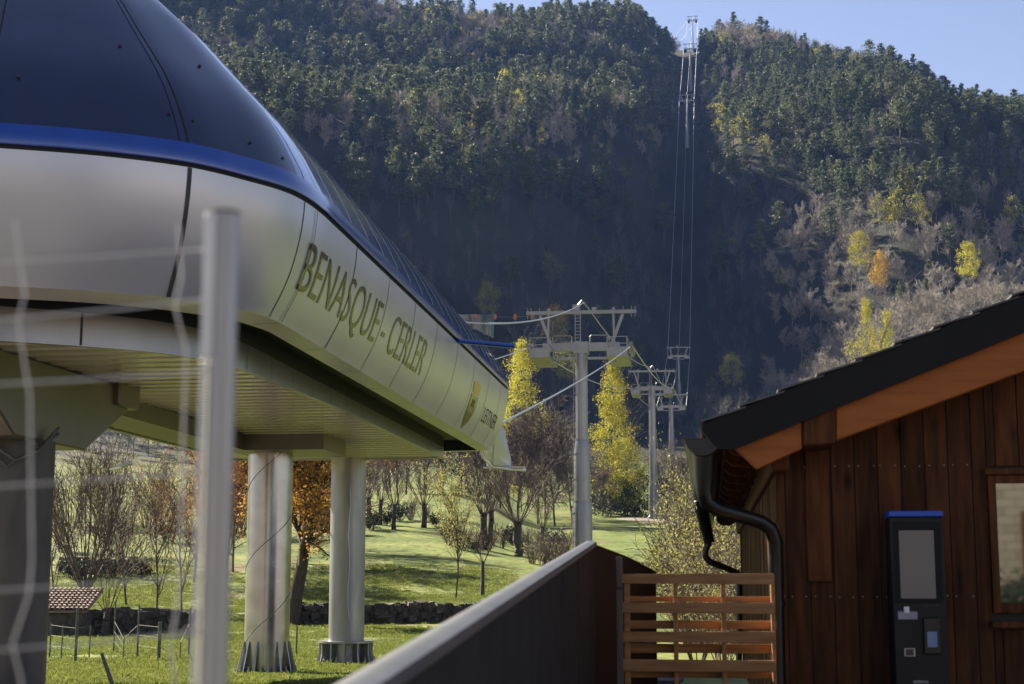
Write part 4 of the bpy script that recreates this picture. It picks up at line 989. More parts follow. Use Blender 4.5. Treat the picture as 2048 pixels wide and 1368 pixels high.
def bare_mesh(seed, H=11, spread=.55, mat='bark_grey', rmin=.028, kids=(13, 7, 4), upt=.10, base_f=.28, tr=.14):
    rng = np.random.RandomState(seed); segs, tips = [], []
    par = dict(seg=[6, 4, 3, 2], jit=[.05, .12, .16, .2], up=[.02, upt, upt, .04], kids=list(kids), ang=[spread, .6, .6], rad=[.45, .5, .55], len=[.55, .48, .5], tap=.85, rmin=rmin)
    par['from'] = [base_f, .2, .15]
    grow(rng, (0, 0, -.6), (rng.normal() * .04, rng.normal() * .04, 1), H * .92, tr, 0, par, segs, tips)
    V, Fc = tubes_np(segs, 3)
    return V, Fc, tips, rng
def clump_leaves(rng, cents, per, rad, size):
    c = np.repeat(np.asarray(cents), per, 0); return leaves_np(c + rng.normal(size=c.shape) * rad, size, rng)
def broad_mesh(seed, H, R, leaf, n_clump, per, size, narrow=False, base_f=.3, rad=.45, name='broadleaf_tree', bark='bark_grey'):
    """trunk mesh and crown mesh of a leafy tree"""
    rng = np.random.RandomState(seed); V, Fc, tips, _ = bare_mesh(seed + 7, H, .42 if narrow else .75, bark, .02, (12, 5, 3), .12 if narrow else .04, base_f)
    cents = []
    while len(cents) < n_clump:
        f = rng.uniform(0, 1); z = H * (base_f + (1 - base_f) * f)
        prof = (math.sin(math.pi * min(1, f * .80 + .16)) ** .8) if not narrow else (1 - f) ** .6 * min(1, f * 4 + .35) * (.80 + .28 * math.sin(f * 17 + seed) + .16 * math.sin(f * 41 + seed * 2))
        a = rng.uniform(0, 6.283); r_ = R * prof * (.35 + .75 * math.sqrt(rng.uniform())) * (1 + .25 * math.sin(3 * a + seed) * math.sin(f * 9 + seed))
        cents.append((r_ * math.cos(a), r_ * math.sin(a), z))
    Vl, Fl = clump_leaves(rng, cents, per, rad, size)
    return mesh_of(name + '_trunk', [(V, Fc, 0)], [M[bark]]), mesh_of(name + '_crown', [(Vl, Fl, 0)], [M[leaf]])
def one_mesh_tree(seed, H, R, leaf, n_clump, per, size, narrow=False, base_f=.3, rad=.5):
    a, c = broad_mesh(seed, H, R, leaf, n_clump, per, size, narrow, base_f, rad)
    def get(me):
        V = np.zeros(len(me.vertices) * 3, np.float32); me.vertices.foreach_get('co', V); Fv = np.zeros(len(me.loops), np.int32); me.loops.foreach_get('vertex_index', Fv); return V.reshape(-1, 3), Fv.reshape(-1, 4)
    (Va, Fa), (Vc, Fc) = get(a), get(c); bpy.data.meshes.remove(a); bpy.data.meshes.remove(c)
    return mesh_of('broadleaf_tree', [(Va, Fa, 0), (Vc, Fc, 1)], [M['bark_grey'], M[leaf]])
def obj_of(name, me, loc=(0, 0, 0), rz=0, sc=1.0, parent=None):
    o = bpy.data.objects.new(name, me); COL.objects.link(o); o.location = loc; o.rotation_euler = (0, 0, rz); o.scale = (sc, sc, sc) if not isinstance(sc, tuple) else sc
    if parent: o.parent = parent
    return o
def place(me, name, x, y, rz, sc, label, cat, group=None, dz=0.0):
    o = obj_of(name, me, (x, y, gz(x, y) + dz), rz, sc); return tag(o, label, cat, group)
def tree(name, meshes, x, y, rz, sc, label, cat='tree', group=None, tilt=None, dz=0.0):
    r = thing(name, (x, y, gz(x, y) + dz), rz, label, cat, group); r.scale = (sc, sc, sc) if not isinstance(sc, tuple) else sc
    for nm, me in zip(('trunk', 'crown'), meshes): obj_of(nm, me, parent=r)
    return r
# geometry-node scatter for what nobody could count
def scatter(name, pts, rot, scl, pick, protos, label, cat):
    pc = bpy.data.collections.new(name + '_kinds')
    for i, me in enumerate(protos): pc.objects.link(bpy.data.objects.new('kind_%02d' % i, me))
    me = bpy.data.meshes.new(name); me.vertices.add(len(pts)); me.vertices.foreach_set('co', np.asarray(pts, np.float32).ravel())
    for nm, ty, val in (('rot', 'FLOAT_VECTOR', rot), ('scl', 'FLOAT_VECTOR', scl)):
        at = me.attributes.new(nm, ty, 'POINT'); at.data.foreach_set('vector', np.asarray(val, np.float32).ravel())
    at = me.attributes.new('pick', 'INT', 'POINT'); at.data.foreach_set('value', np.asarray(pick, np.int32))
    o = bpy.data.objects.new(name, me); COL.objects.link(o); tag(o, label, cat, kind='stuff')
    g = bpy.data.node_groups.new(name, 'GeometryNodeTree')
    g.interface.new_socket('Geometry', in_out='INPUT', socket_type='NodeSocketGeometry'); g.interface.new_socket('Geometry', in_out='OUTPUT', socket_type='NodeSocketGeometry')
    N = g.nodes; L_ = g.links; gi = N.new('NodeGroupInput'); gout = N.new('NodeGroupOutput')
    iop = N.new('GeometryNodeInstanceOnPoints'); ci = N.new('GeometryNodeCollectionInfo'); ci.inputs[0].default_value = pc; ci.inputs[1].default_value = True; ci.inputs[2].default_value = True
    def attr(nm, ty):
        a = N.new('GeometryNodeInputNamedAttribute'); a.data_type = ty; a.inputs[0].default_value = nm; return a.outputs[0]
    L_.new(gi.outputs[0], iop.inputs['Points']); L_.new(ci.outputs[0], iop.inputs['Instance']); iop.inputs['Pick Instance'].default_value = True
    L_.new(attr('pick', 'INT'), iop.inputs['Instance Index']); L_.new(attr('rot', 'FLOAT_VECTOR'), iop.inputs['Rotation']); L_.new(attr('scl', 'FLOAT_VECTOR'), iop.inputs['Scale'])
    L_.new(iop.outputs[0], gout.inputs[0])
    md = o.modifiers.new('scatter', 'NODES'); md.node_group = g
    return o

# ------------------------------------------------------------------ the wooded mountainside
PINES = [pine_mesh(k, 12, k % 2) for k in range(6)]
BARES = []
for k in range(6):
    V, Fc, tips, rng = bare_mesh(100 + k, 11, .5, rmin=.030, kids=(11, 6, 4))
    BARES.append(mesh_of('bare_tree', [(V, Fc, 0)], [M['bark_grey']]))
M['twig_sunlit'] = noise_mat('sunlit_twigs', (.215, .190, .160), (.345, .310, .262), .8, rough=.85)  # lighter copy of the twig bark; sunlight is put into the colour
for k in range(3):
    V, Fc, tips, rng = bare_mesh(150 + k, 11, .7, rmin=.044, kids=(17, 8, 6), upt=.06, base_f=.14); BARES.append(mesh_of('bare_tree', [(V, Fc, 0)], [M['twig_sunlit']]))
YELL = [one_mesh_tree(200 + k, 11, 2.8, ('yellow', 'bud', 'gold_leaf', 'olive')[k % 4], 40, 11, .55, k in (2, 5), .28, .5) for k in range(6)]
POPL = [one_mesh_tree(230 + k, 15, 1.7, 'bud', 46, 11, .5, True, .12, .42) for k in range(2)]
rng = np.random.RandomState(11)
gx, gy = np.meshgrid(np.arange(-430, 440, 6.6), np.arange(395, 1085, 6.6)); gx = gx.ravel(); gy = gy.ravel()
gx = gx + rng.uniform(-2.4, 2.4, gx.size); gy = gy + rng.uniform(-2.4, 2.4, gy.size); gzz = ground(gx, gy)
dd = CT * gy + ST * gzz; PX = 1024 + F * gx / dd; PY = 684 - F * (-ST * gy + CT * gzz) / dd
vv_, tt_ = gx * CP - gy * SP, gx * SP + gy * CP
keep = (PX > -200) & (PX < 2260) & (PY < 980)
swath = (np.abs(vv_ + 7.6) < 8.5 + 3 * (vnoise(gx / 15, gy / 15) - .5)) & (gy > 540)
n1_ = fbm(gx / 60 + 40, gy / 60 + 11, 3); n2_ = fbm(gx / 26 + 5, gy / 26 + 70, 3)
pp = np.zeros_like(PX)                                        # share of pines
def reg(mask, val): pp[mask] = val
reg(PY < 640, .10)
reg((PY < 470) & (PX < 1345), .14); reg((PY < 270) & (PX < 1345), .74)
reg((PY < 110) & (PX > 690) & (PX < 1010), .18); reg((PY < 75) & (PX > 1060) & (PX < 1345), .7)
reg((PX > 1400) & (PY < 420), .30); reg((PX > 1400) & (PY < 290), .85); reg((PX > 1400) & (PY < 300) & (PX > 1900), .75)
reg((PX > 1400) & (PX < 1760) & (PY < np.interp(PX, [1400, 1500, 1600, 1760], [100, 112, 128, 165])), .08)
reg((PX > 1700) & (PY > 290) & (PY < 470), .22)
isp = rng.rand(gx.size) < np.clip(pp + (n1_ - .47) * 2.6 * (pp > .12) * (pp < .80) + (n2_ - .5) * 1.2 * (pp > .12), 0, 1)
rocky = (PX > 1850) & (PX < 2040) & (PY > 270) & (PY < 420) & (rng.rand(gx.size) < .08)
thin = rng.rand(gx.size) < np.where(PY > 640, .25, .08)
thin |= (rng.rand(gx.size) < .5) & (PX < 1345) & (PY > 290) & (PY < 560)
keep &= ~swath & ~rocky & ~thin & ~((gy < 470) & (PX < 1400) & (PX > 1180) & (PY > 860))
STN = [(0, -50), (330, 0), (450, 110), (540, 215), (620, 299), (760, 458), (890, 612), (1021, 776), (1045, 930)]
def hidden(px, py):
    if px < 1045 and py > np.interp(px, [p[0] for p in STN], [p[1] for p in STN]): return True
    return (px > 1405 and py > 850 - (px - 1410) * .404) or py > 1080
# a few pale and golden broadleaves where the photograph has them: pixel of the base, size, kind
SPECIAL = [(1010, 218, 1.3, 0), (1045, 215, 1.3, 1), (1085, 212, 1.25, 1), (1028, 226, 1.0, 0), (1142, 200, .9, 0), (1158, 202, .8, 2), (945, 152, .9, 2), (1000, 400, .1, 0),
    (640, 105, .8, 2), (668, 112, .9, 2), (695, 120, .8, 0), (722, 128, .9, 1), (745, 130, .8, 0), (655, 52, .9, 1), (695, 60, 1, 2), (720, 66, .9, 0), (700, 48, .8, 1), (782, 86, .9, 1), (855, 62, .9, 0), (960, 62, .9, 0), (985, 60, .9, 2), (1002, 58, .8, 0),
    (1090, 42, .8, 0), (1110, 40, .9, 1), (1238, 48, .8, 2), (1272, 60, .8, 1), (1325, 40, .7, 1), (1440, 268, 1.0, 0), (1450, 285, 1.1, 0), (1478, 300, 1.2, 3), (1530, 322, .9, 1), (1622, 92, .9, 0), (1490, 62, .9, 1), (1505, 70, .9, 1), (1640, 85, .8, 0),
    (1750, 348, .6, 0), (1810, 405, .9, 0), (1798, 460, 1.1, 3), (1760, 462, 1.0, 3), (1835, 462, 1.0, 3), (2030, 465, .9, 3), (1425, 250, .8, 1)]
def unproject(px, py):
    """first ground point on the sight line"""
    r = ray(px, py); Ys = np.arange(120, 1300, 2.0); k = Ys / r[1]
    g_ = ground(r[0] * k, Ys); hit = np.nonzero(g_ >= r[2] * k)[0]
    if not len(hit): return None
    return r[0] * k[hit[0]], Ys[hit[0]]
spec_xy = []
for (px, py, sc, kd_) in SPECIAL:
    q = unproject(px, py)
    if q is None or sc < .2: continue
    o = place(YELL[kd_ if kd_ != 2 else 2], 'broadleaf_tree', q[0], q[1], rng.uniform(0, 6), 1.3 * sc * rng.uniform(.9, 1.1), 'pale yellow-green broadleaf tree catching the light among dark trees high on the mountainside', 'tree', 'pale broadleaves scattered over the mountainside'); spec_xy.append(q)
for (px, py, sc) in ((1276, 196, .85), (1294, 198, .75), (1338, 192, .8), (1352, 196, 1.0), (1362, 200, .9), (1381 - 62, 197, .9), (1330, 196, .9), (1344, 212, 1.0)):
    if 1349 < px < 1400: px = 1330 - (px - 1340)
    q = unproject(px, py)
    if q: place(POPL[int(px) % 2], 'poplar_tree', q[0], q[1], px, sc, 'slim pale poplar among the pines left of the cleared swath', 'tree', 'slim poplars beside the cleared swath'); spec_xy.append(q)
sx_ = np.array(spec_xy)
# leafless clump in the sunlit twig colour, and neighbours of the yellow trees
for j in range(11):
    q = unproject(1003 + j * 14, 206 + 8 * (j % 3))
    if q: place(BARES[6 + j % 3], 'bare_tree', q[0], q[1], j, 1.0 + .15 * (j % 3), 'leafless tree with sunlight painted into its twigs in the light clump among pines above the dark slope', 'tree', 'pale clump among the pines'); spec_xy.append(q)
for j, (px, py, sc, kd_) in enumerate(SPECIAL):
    q = unproject(px + (9, -11, 14)[j % 3], py + 3)
    if q and sc > .2 and (px < 1330 or px > 1425): place(YELL[(0, 1, 5, 0)[kd_]], 'broadleaf_tree', q[0], q[1], j, 1.05 * sc, 'pale yellow-green broadleaf tree catching the light among dark trees high on the mountainside', 'tree', 'pale broadleaves scattered over the mountainside'); spec_xy.append(q)
for j, (cx_, cy_) in enumerate([(430, 700), (440, 850), (520, 930), (580, 900), (610, 870), (560, 760), (600, 770), (640, 830), (700, 880), (780, 870), (870, 910), (920, 920), (1060, 840), (1065, 970), (1120, 880), (1160, 880), (1190, 890), (1240, 895), (1310, 920), (1390, 920), (450, 970), (540, 960), (260, 640), (340, 690), (530, 660), (580, 670), (740, 690), (830, 640), (870, 640), (980, 660), (660, 640), (720, 560), (1040, 590), (1100, 570), (240, 850), (300, 880), (200, 790), (640, 470), (760, 440), (600, 490), (380, 420), (700, 470), (330, 450)]):
    q = unproject(600 + cx_ / 2.276, cy_ / 2.276 + 14)
    if q: place(PINES[j % 6], 'pine_tree', q[0], q[1], j * .9, (1.35 + .35 * ((j * 7) % 5) / 4), 'tall pine catching the sun above the dark lower wood on the left slope', 'tree', 'tall sunlit pines above the dark wood'); spec_xy.append(q)
for q in sx_: keep &= ~((np.abs(gx - q[0]) < 4.5) & (gy > q[1] - 12) & (gy < q[1] + 4))
# lower middle: sight lines kept open in front of the specials
ex_ = np.nonzero((PY < 105) & (((PX > 690) & (PX < 1060)) | (PX > 1400)) & ~swath & (PX < 2260))[0]; ex_ = ex_[rng.rand(len(ex_)) < .8]
skx, sky_ = gx[ex_] + rng.uniform(-3, 3, len(ex_)), gy[ex_] + rng.uniform(-3, 3, len(ex_)); skz = ground(skx, sky_)
idx = np.nonzero(keep)[0]
cnt = {'p': 0, 'b': 0}; big = {'p': [], 'b': []}; rest_p, rest_b = [], []
order = idx[np.argsort(gy[idx])]
for i in order:
    k = 'p' if isp[i] else 'b'
    if cnt[k] < (260 if k == 'p' else 220) and not hidden(PX[i], PY[i] - 20) and 0 < PX[i] < 2048 and PY[i] > 5:
        big[k].append(i); cnt[k] += 1
    else: (rest_p if isp[i] else rest_b).append(i)
def tsc(i): return (1.25 if isp[i] else .70 if PX[i] < 1345 else .85) * (.62 + .75 * rng.rand() ** 1.3)
for k, protos, nm, lab, grp in (('p', PINES, 'pine_tree', 'dark green pine standing among bare trees on the middle of the mountainside', 'pines of the mountainside'), ('b', BARES, 'bare_tree', 'leafless grey tree in the wood at the foot of the mountainside', 'leafless trees of the mountainside')):
    for i in big[k]:
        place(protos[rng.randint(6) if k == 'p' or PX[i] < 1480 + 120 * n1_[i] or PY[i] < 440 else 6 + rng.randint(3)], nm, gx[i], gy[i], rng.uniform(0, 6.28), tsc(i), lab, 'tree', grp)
for nm, lst, protos, lab in (('pine_wood', rest_p, PINES, 'dense dark green pine wood covering the upper mountainside'), ('bare_wood', rest_b, BARES + YELL[:2] + YELL[3:4], 'leafless grey brown wood with a few budding trees on the mountainside')):
    a = np.array(lst); nn_ = len(a)
    pk = rng.randint(0, 6, nn_)
    if nm == 'bare_wood':
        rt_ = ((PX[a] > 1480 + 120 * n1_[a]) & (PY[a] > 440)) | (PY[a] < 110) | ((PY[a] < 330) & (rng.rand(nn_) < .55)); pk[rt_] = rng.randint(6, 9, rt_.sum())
    if nm == 'bare_wood':
        bud = rng.rand(nn_) < np.where(PY[a] < 330, .20, .05); pk[bud] = rng.randint(9, len(protos), bud.sum())
    s_ = (1.3 if nm == 'pine_wood' else .85) * (.62 + .75 * rng.rand(nn_) ** 1.3)
    scatter(nm, np.stack([gx[a], gy[a], gzz[a]], -1), np.stack([rng.normal(0, .04, nn_), rng.normal(0, .04, nn_), rng.uniform(0, 6.28, nn_)], -1), np.stack([s_ * rng.uniform(.9, 1.15, nn_), s_ * rng.uniform(.9, 1.15, nn_), s_], -1), pk, protos, lab, 'wood')

k_ = len(skx); s_ = rng.uniform(.45, .8, k_)
scatter('skyline_scrub', np.stack([skx, sky_, skz], -1), np.stack([rng.normal(0, .05, k_), rng.normal(0, .05, k_), rng.uniform(0, 6.28, k_)], -1), np.stack([s_ * 1.2, s_ * 1.2, s_], -1), rng.randint(0, 4, k_), BARES[6:9] + YELL[1:2], 'leafless scrub along the skyline ridge, sunlight painted into its twigs', 'wood')
# ------------------------------------------------------------------ trees of the valley floor
# tall yellow poplars in front of the dark slope
def at_px(px, Y): return P(px, 1000, Y).x
def leafy(px, Y, top_py, seed, R, leaf, ncl, per, size, label, narrow=False, base_f=.15, name='poplar_tree', group=None, rad=.4, ybase=None):
    x = at_px(px, Y); z0 = gz(x, Y); H = P(px, top_py, Y).z - z0
    return tree(name, broad_mesh(seed, H, R, leaf, ncl, per, size, narrow, base_f, rad, name), x, Y, rng.uniform(0, 6), 1.0, label, 'tree', group)
leafy(1043, 300, 688, 301, 6.6, 'yellow', 330, 48, .28, 'tall bright yellow-green poplar between the station roof and the nearest tower', True, .12, rad=.55)
leafy(1227, 305, 730, 302, 6.2, 'yellow', 310, 48, .28, 'tall bright yellow-green poplar between the two nearest towers', True, .12, rad=.55)
leafy(1250, 300, 885, 318, 4.5, 'yellow', 150, 40, .28, 'lower spreading yellow tree at the foot of the poplar between the two towers', False, .15, rad=.6)
leafy(1745, 330, 604, 303, 3.8, 'yellow', 150, 44, .28, 'yellow-green poplar just above the hut roof, left of a pair', True, .15, rad=.5)
leafy(1785, 332, 622, 304, 3.8, 'yellow', 150, 44, .28, 'yellow-green poplar just above the hut roof, right of a pair', True, .15, rad=.5)
leafy(1712, 326, 684, 305, 2.4, 'bud', 70, 20, .42, 'low pale shrubby tree beside the poplar pair above the hut roof', False, .2, rad=.5)
for px, Y, top, seed, R, leaf, lab in ((809, 560, 470, 306, 3.6, 'gold_leaf', 'round golden tree beside the edge of the station roof'), (975, 520, 566, 307, 3.6, 'olive', 'olive green tree above the station roof left of the nearest tower'),
        (1108, 520, 612, 308, 4.2, 'gold_leaf', 'golden tree seen through the crossarm of the nearest tower'), (1132, 470, 690, 309, 4.0, 'olive', 'olive tree just left of the nearest tower shaft'), (1735, 480, 466, 310, 3.0, 'yellow', 'bright yellow tree among grey leafless trees on the right slope'),
        (1775, 470, 505, 311, 2.4, 'gold_leaf', 'small golden tree below the bright yellow one on the right slope'), (1958, 470, 486, 312, 3.2, 'yellow', 'yellow tree among leafless trees toward the right edge'), (1468, 505, 708, 313, 3.4, 'bud', 'pale tree top above the hut eave in the shaded slope'), (1120, 515, 640, 314, 3.0, 'olive', 'olive crown below the golden tree behind the crossarm')):
    x = at_px(px, Y); zt = P(px, top, Y).z; z0 = gz(x, Y); H = max(9.0, zt - z0)
    r = tree('broadleaf_tree', broad_mesh(seed, H, R, leaf, 90, 32, .36, False, max(.25, 1 - 9.5 / H), .55), x, Y, 0, 1.0, lab, 'tree')
    r.location.z = zt - H
# dense leafless orchard trees behind the meadow, brown twigs
ORCH = []
for k in range(5):
    V, Fc, tips, rg = bare_mesh(400 + k, 12, .75, rmin=.026, kids=(18, 9, 8), upt=.02, base_f=.16, tr=.17)
    ORCH.append((mesh_of('orchard_trunk', [(V[:6 * 6], Fc[:0], 0)] if False else [(V, Fc, 0)], [M['twig_brown']])))
k = 0
for px, Y in [(740, 250), (775, 262), (812, 246), (850, 258), (885, 244), (925, 256), (960, 242), (1000, 252), (1035, 240), (1075, 250), (1110, 238), (1145, 250), (1000, 282), (930, 290), (1090, 285), (850, 285), (780, 290), (1180, 275), (1205, 300), (1190, 310), (1335, 325), (1370, 290), (1400, 280), (1420, 300), (1350, 340), (1385, 330), (1440, 275)]:
    x = at_px(px, Y); place(ORCH[k % 5], 'orchard_tree', x, Y, k * 1.3, (1.18 if px < 1160 else .85) * rng.uniform(.88, 1.12), 'leafless brown tree in the thicket behind the meadow', 'tree', 'leafless trees of the thicket behind the meadow'); k += 1
# dark evergreen shrubs and conifers under the yellow trees
for j, (px, Y, top, R) in enumerate(((1262, 310, 905, 3.2), (1235, 306, 950, 2.8), (1280, 304, 945, 2.6), (1212, 300, 975, 2.6), (1325, 312, 955, 2.4), (1255, 300, 980, 2.4))):
    x = at_px(px, Y); H = P(px, top, Y).z - gz(x, Y)
    tree('evergreen_tree', broad_mesh(430 + j, H, R, 'evergreen', 80, 20, .4, False, .05, .5, 'evergreen'), x, Y, j, 1.0, 'dark evergreen tree in the shade between the two nearest towers', 'tree', 'dark evergreens between the towers')
# pollards along the hedge bank: short thick trunk, fan of shoots
def pollard(seed, trunk_h, tr, shoots, L, mat='bark_dark', lean=(0, 0), sub=4, rmin=.018):
    rg = np.random.RandomState(seed); segs = []; p = np.array([0, 0, -.5]); top = np.array([lean[0], lean[1], trunk_h])
    q = p
    for i in range(5):
        f0, f1 = i / 5, (i + 1) / 5; a = p * (1 - f0) + top * f0; c = p * (1 - f1) + top * f1; c = c + rg.normal(size=3) * .06 * tr * 3
        segs.append((q, c, tr * (1.15 - .3 * f0 + .25 * max(0, f0 - .6)), tr * (1.15 - .3 * f1 + .3 * max(0, f1 - .6)))); q = c
    segs.append((q, q + (0, 0, tr * .7), tr * 1.15, tr * .7)); tk = tubes_np(segs, 8); s2, tips = [], []
    par = dict(seg=[6, 4, 2], jit=[.05, .10, .15], up=[.06, .06, .0], kids=[7, sub], ang=[.42, .5], rad=[.5, .6], len=[.5, .45], tap=.8, rmin=rmin); par['from'] = [.22, .15]
    for k in range(shoots):
        a = 6.283 * k / shoots + rg.uniform(-.3, .3); e = rg.uniform(.25, 1.0)
        grow(rg, q + np.array([math.cos(a), math.sin(a), 0]) * tr * .7, (math.cos(a) * e, math.sin(a) * e, 1.1), L * rg.uniform(.7, 1.1), tr * .17, 0, par, s2, tips)
    sh = tubes_np(s2, 3)
    return mesh_of('pollard_trunk', [(tk[0], tk[1], 0)], [M[mat]]), mesh_of('pollard_crown', [(sh[0], sh[1], 0)], [M['twig_brown'] if mat != 'bark_grey' else M['bark_grey']]), tips
POLL = [pollard(500 + k, 2.6 + .3 * (k % 3), .36, 13, 5.2)[:2] for k in range(4)]
k = 0
for px, Y, sc, w in ((1037, 150, 1.12, 1), (967, 152, 1.1, .8), (981, 159, .95, .8), (848, 172, .95, .75), (788, 170, .9, .6), (762, 176, .9, .55), (738, 172, .9, .6), (1085, 168, .8, .5)):
    tree('pollard_tree', POLL[k % 4], at_px(px, Y), Y, k * 2.1, (sc * w ** .5, sc * w ** .5, sc), 'pollarded tree with a dark trunk and a fan of bare shoots on the hedge bank', 'tree', 'pollards along the hedge bank'); k += 1
tree('pollard_tree', pollard(520, 2.2, .13, 8, 2.4)[:2], at_px(966, 112), 112, 0, 1.0, 'small thin pollard standing on the meadow beside the pale green sapling', 'tree')
for px, Y, sc in ((505, 140, 1.0), (545, 133, .95), (560, 150, 1.05), (685, 146, .9), (705, 136, .8), (470, 128, .9)):
    place(ORCH[k % 5], 'orchard_tree', at_px(px, Y), Y, k * 1.1, sc, 'leafless tree of the meadow behind the station columns, casting a long shadow', 'tree', 'leafless trees behind the station columns'); k += 1
# bank of hedge scrub under the pollards
def shrub(seed, R, H, leaf, ncl, per, size, stems=10, twig='twig_brown'):
    rg = np.random.RandomState(seed); segs, tips = [], []
    par = dict(seg=[4, 3, 2], jit=[.1, .15, .2], up=[.03, .02, 0], kids=[6, 4], ang=[.5, .6], rad=[.55, .6], len=[.55, .5], tap=.8, rmin=.010); par['from'] = [.15, .15]
    for k in range(stems):
        a = rg.uniform(0, 6.283); e = rg.uniform(.1, .9) * R / H; grow(rg, (math.cos(a) * .15 * R, math.sin(a) * .15 * R, -.1), (math.cos(a) * e, math.sin(a) * e, 1), H * rg.uniform(.7, 1.05), .035, 0, par, segs, tips)
    st = tubes_np(segs, 3); tips = np.array(tips); sel = tips[rg.randint(0, len(tips), ncl)]
    lv = clump_leaves(rg, sel, per, .18, size)
    return mesh_of('shrub_stems', [(st[0], st[1], 0)], [M[twig]]), mesh_of('shrub_leaves', [(lv[0], lv[1], 0)], [M[leaf]])
def shrub_at(me, px, Y, rz, sc, label, group=None, name='shrub'):
    x = at_px(px, Y); r = thing(name, (x, Y, gz(x, Y)), rz, label, 'shrub', group); r.scale = (sc, sc, sc) if not isinstance(sc, tuple) else sc
    obj_of('stems', me[0], parent=r); obj_of('foliage', me[1], parent=r); return r
SH_D = [shrub(600 + k, 1.3, 1.6, 'evergreen', 140, 5, .22, 12) for k in range(2)]; SH_O = [shrub(610 + k, 1.6, 3.2, 'bud', 300, 4, .085, 16) for k in range(3)]; SH_B = [shrub(620 + k, 1.3, 2.2, 'olive', 30, 2, .12, 18) for k in range(2)]
k = 0
for px in range(640, 1160, 26):
    Y = 158 + 10 * math.sin(px / 40.0) + (14 if px < 900 else 0); shrub_at(SH_D[k % 2] if px < 800 or k % 3 == 0 else SH_B[k % 2], px, Y, k, rng.uniform(.7, 1.15), 'dark low scrub bush on the hedge bank under the pollards', 'scrub on the hedge bank'); k += 1
for px, Y, sc in ((1085, 138, 1.1), (1108, 134, 1.2), (1065, 140, .9), (1130, 130, 1.0)): shrub_at(SH_B[k % 2], px, Y, k, sc, 'bare brown bush at the foot of the nearest tower', 'bare bushes by the nearest tower'); k += 1
# pale budding shrubs right of the meadow, in front of the hut
for px, Y, top in ((1375, 120, 930), (1395, 105, 960), (1430, 95, 985), (1455, 90, 1010), (1375, 84, 1030), (1410, 76, 1060), (1440, 72, 1050), (1360, 95, 1075), (1480, 80, 1040), (1395, 64, 1120), (1380, 60, 1125), (1410, 58, 1110), (1455, 56, 1100), (1500, 60, 1090), (1390, 50, 1160), (1440, 48, 1165), (1520, 52, 1150)):
    x = at_px(px, Y); H = P(px, top, Y).z - gz(x, Y); s_ = H / 3.3
    shrub_at(SH_O[k % 3], px, Y, k * 1.7, (min(s_, 1.5), min(s_, 1.5), s_), 'pale budding bush in the thicket left of the hut', 'budding bushes left of the hut'); k += 1
# pale green sapling on the meadow
def sapling(seed, H, R, leaf, n_, size):
    V, Fc, tips, rg = bare_mesh(seed, H, .45, rmin=.008, kids=(20, 6, 4), upt=.06, base_f=.22, tr=.07); tips = np.array(tips); tips = tips[tips[:, 2] > H * .25]
    lv = clump_leaves(rg, tips[rg.randint(0, len(tips), n_)], 3, .12, size)
    return mesh_of('sapling_trunk', [(V, Fc, 0)], [M['bark_dark']]), mesh_of('sapling_crown', [(lv[0], lv[1], 0)], [M[leaf]])
tree('sapling', sapling(701, 8.0, 2, 'bud', 1100, .11), at_px(912, 108), 108, 0, 1, 'pale yellow-green sapling with a thin dark stem alone on the meadow', 'tree')
# old tree with orange spring foliage, thick leaning trunk between the two columns
Yo = 86; V, Fc, tips, rg = bare_mesh(710, 13, .75, rmin=.012, kids=(16, 8, 5), upt=.02, base_f=.28, tr=.50); sh = V[:, 2:3].clip(0, 5) * np.array([[.13, 0, 0]]); V = V + sh
tips = np.array(tips); tips = tips + tips[:, 2:3].clip(0, 5) * np.array([[.13, 0, 0]])
lv = clump_leaves(rg, tips[rg.randint(0, len(tips), 5200)], 5, .34, .16)
rt = tree('old_tree', (mesh_of('old_trunk', [(V, Fc, 0)], [M['bark_dark']]), mesh_of('old_crown', [(lv[0], lv[1], 0)], [M['orange']])), at_px(587, Yo), Yo, 0, 1.0, 'old tree with a thick leaning trunk and orange spring leaves between the two station columns', 'tree')
for j, (px, Y, sc, lab) in enumerate(((392, 118, .80, 'orange leaved tree behind the fence post and the meadow yard'), (455, 120, .85, 'orange leaved tree half hidden by the spiral seamed column'), (800, 190, 1.0, 'orange leaved tree at the back of the meadow under the station soffit'), (320, 96, .62, 'slender reddish tree left of the fence post'))):
    V, Fc, tips, rg = bare_mesh(720 + j, 12, .5, rmin=.014, kids=(18, 8, 5), upt=.05, base_f=.12 if j != 2 else .3, tr=.15)
    tips = np.array(tips); lv = clump_leaves(rg, tips[rg.randint(0, len(tips), 2600 if j != 3 else 450)], 4, .34, .16 if j != 3 else .11)
    tree('orange_tree', (mesh_of('orange_trunk', [(V, Fc, 0)], [M['bark_dark']]), mesh_of('orange_crown', [(lv[0], lv[1], 0)], [M['orange']])), at_px(px, Y), Y, j, sc, lab, 'tree')
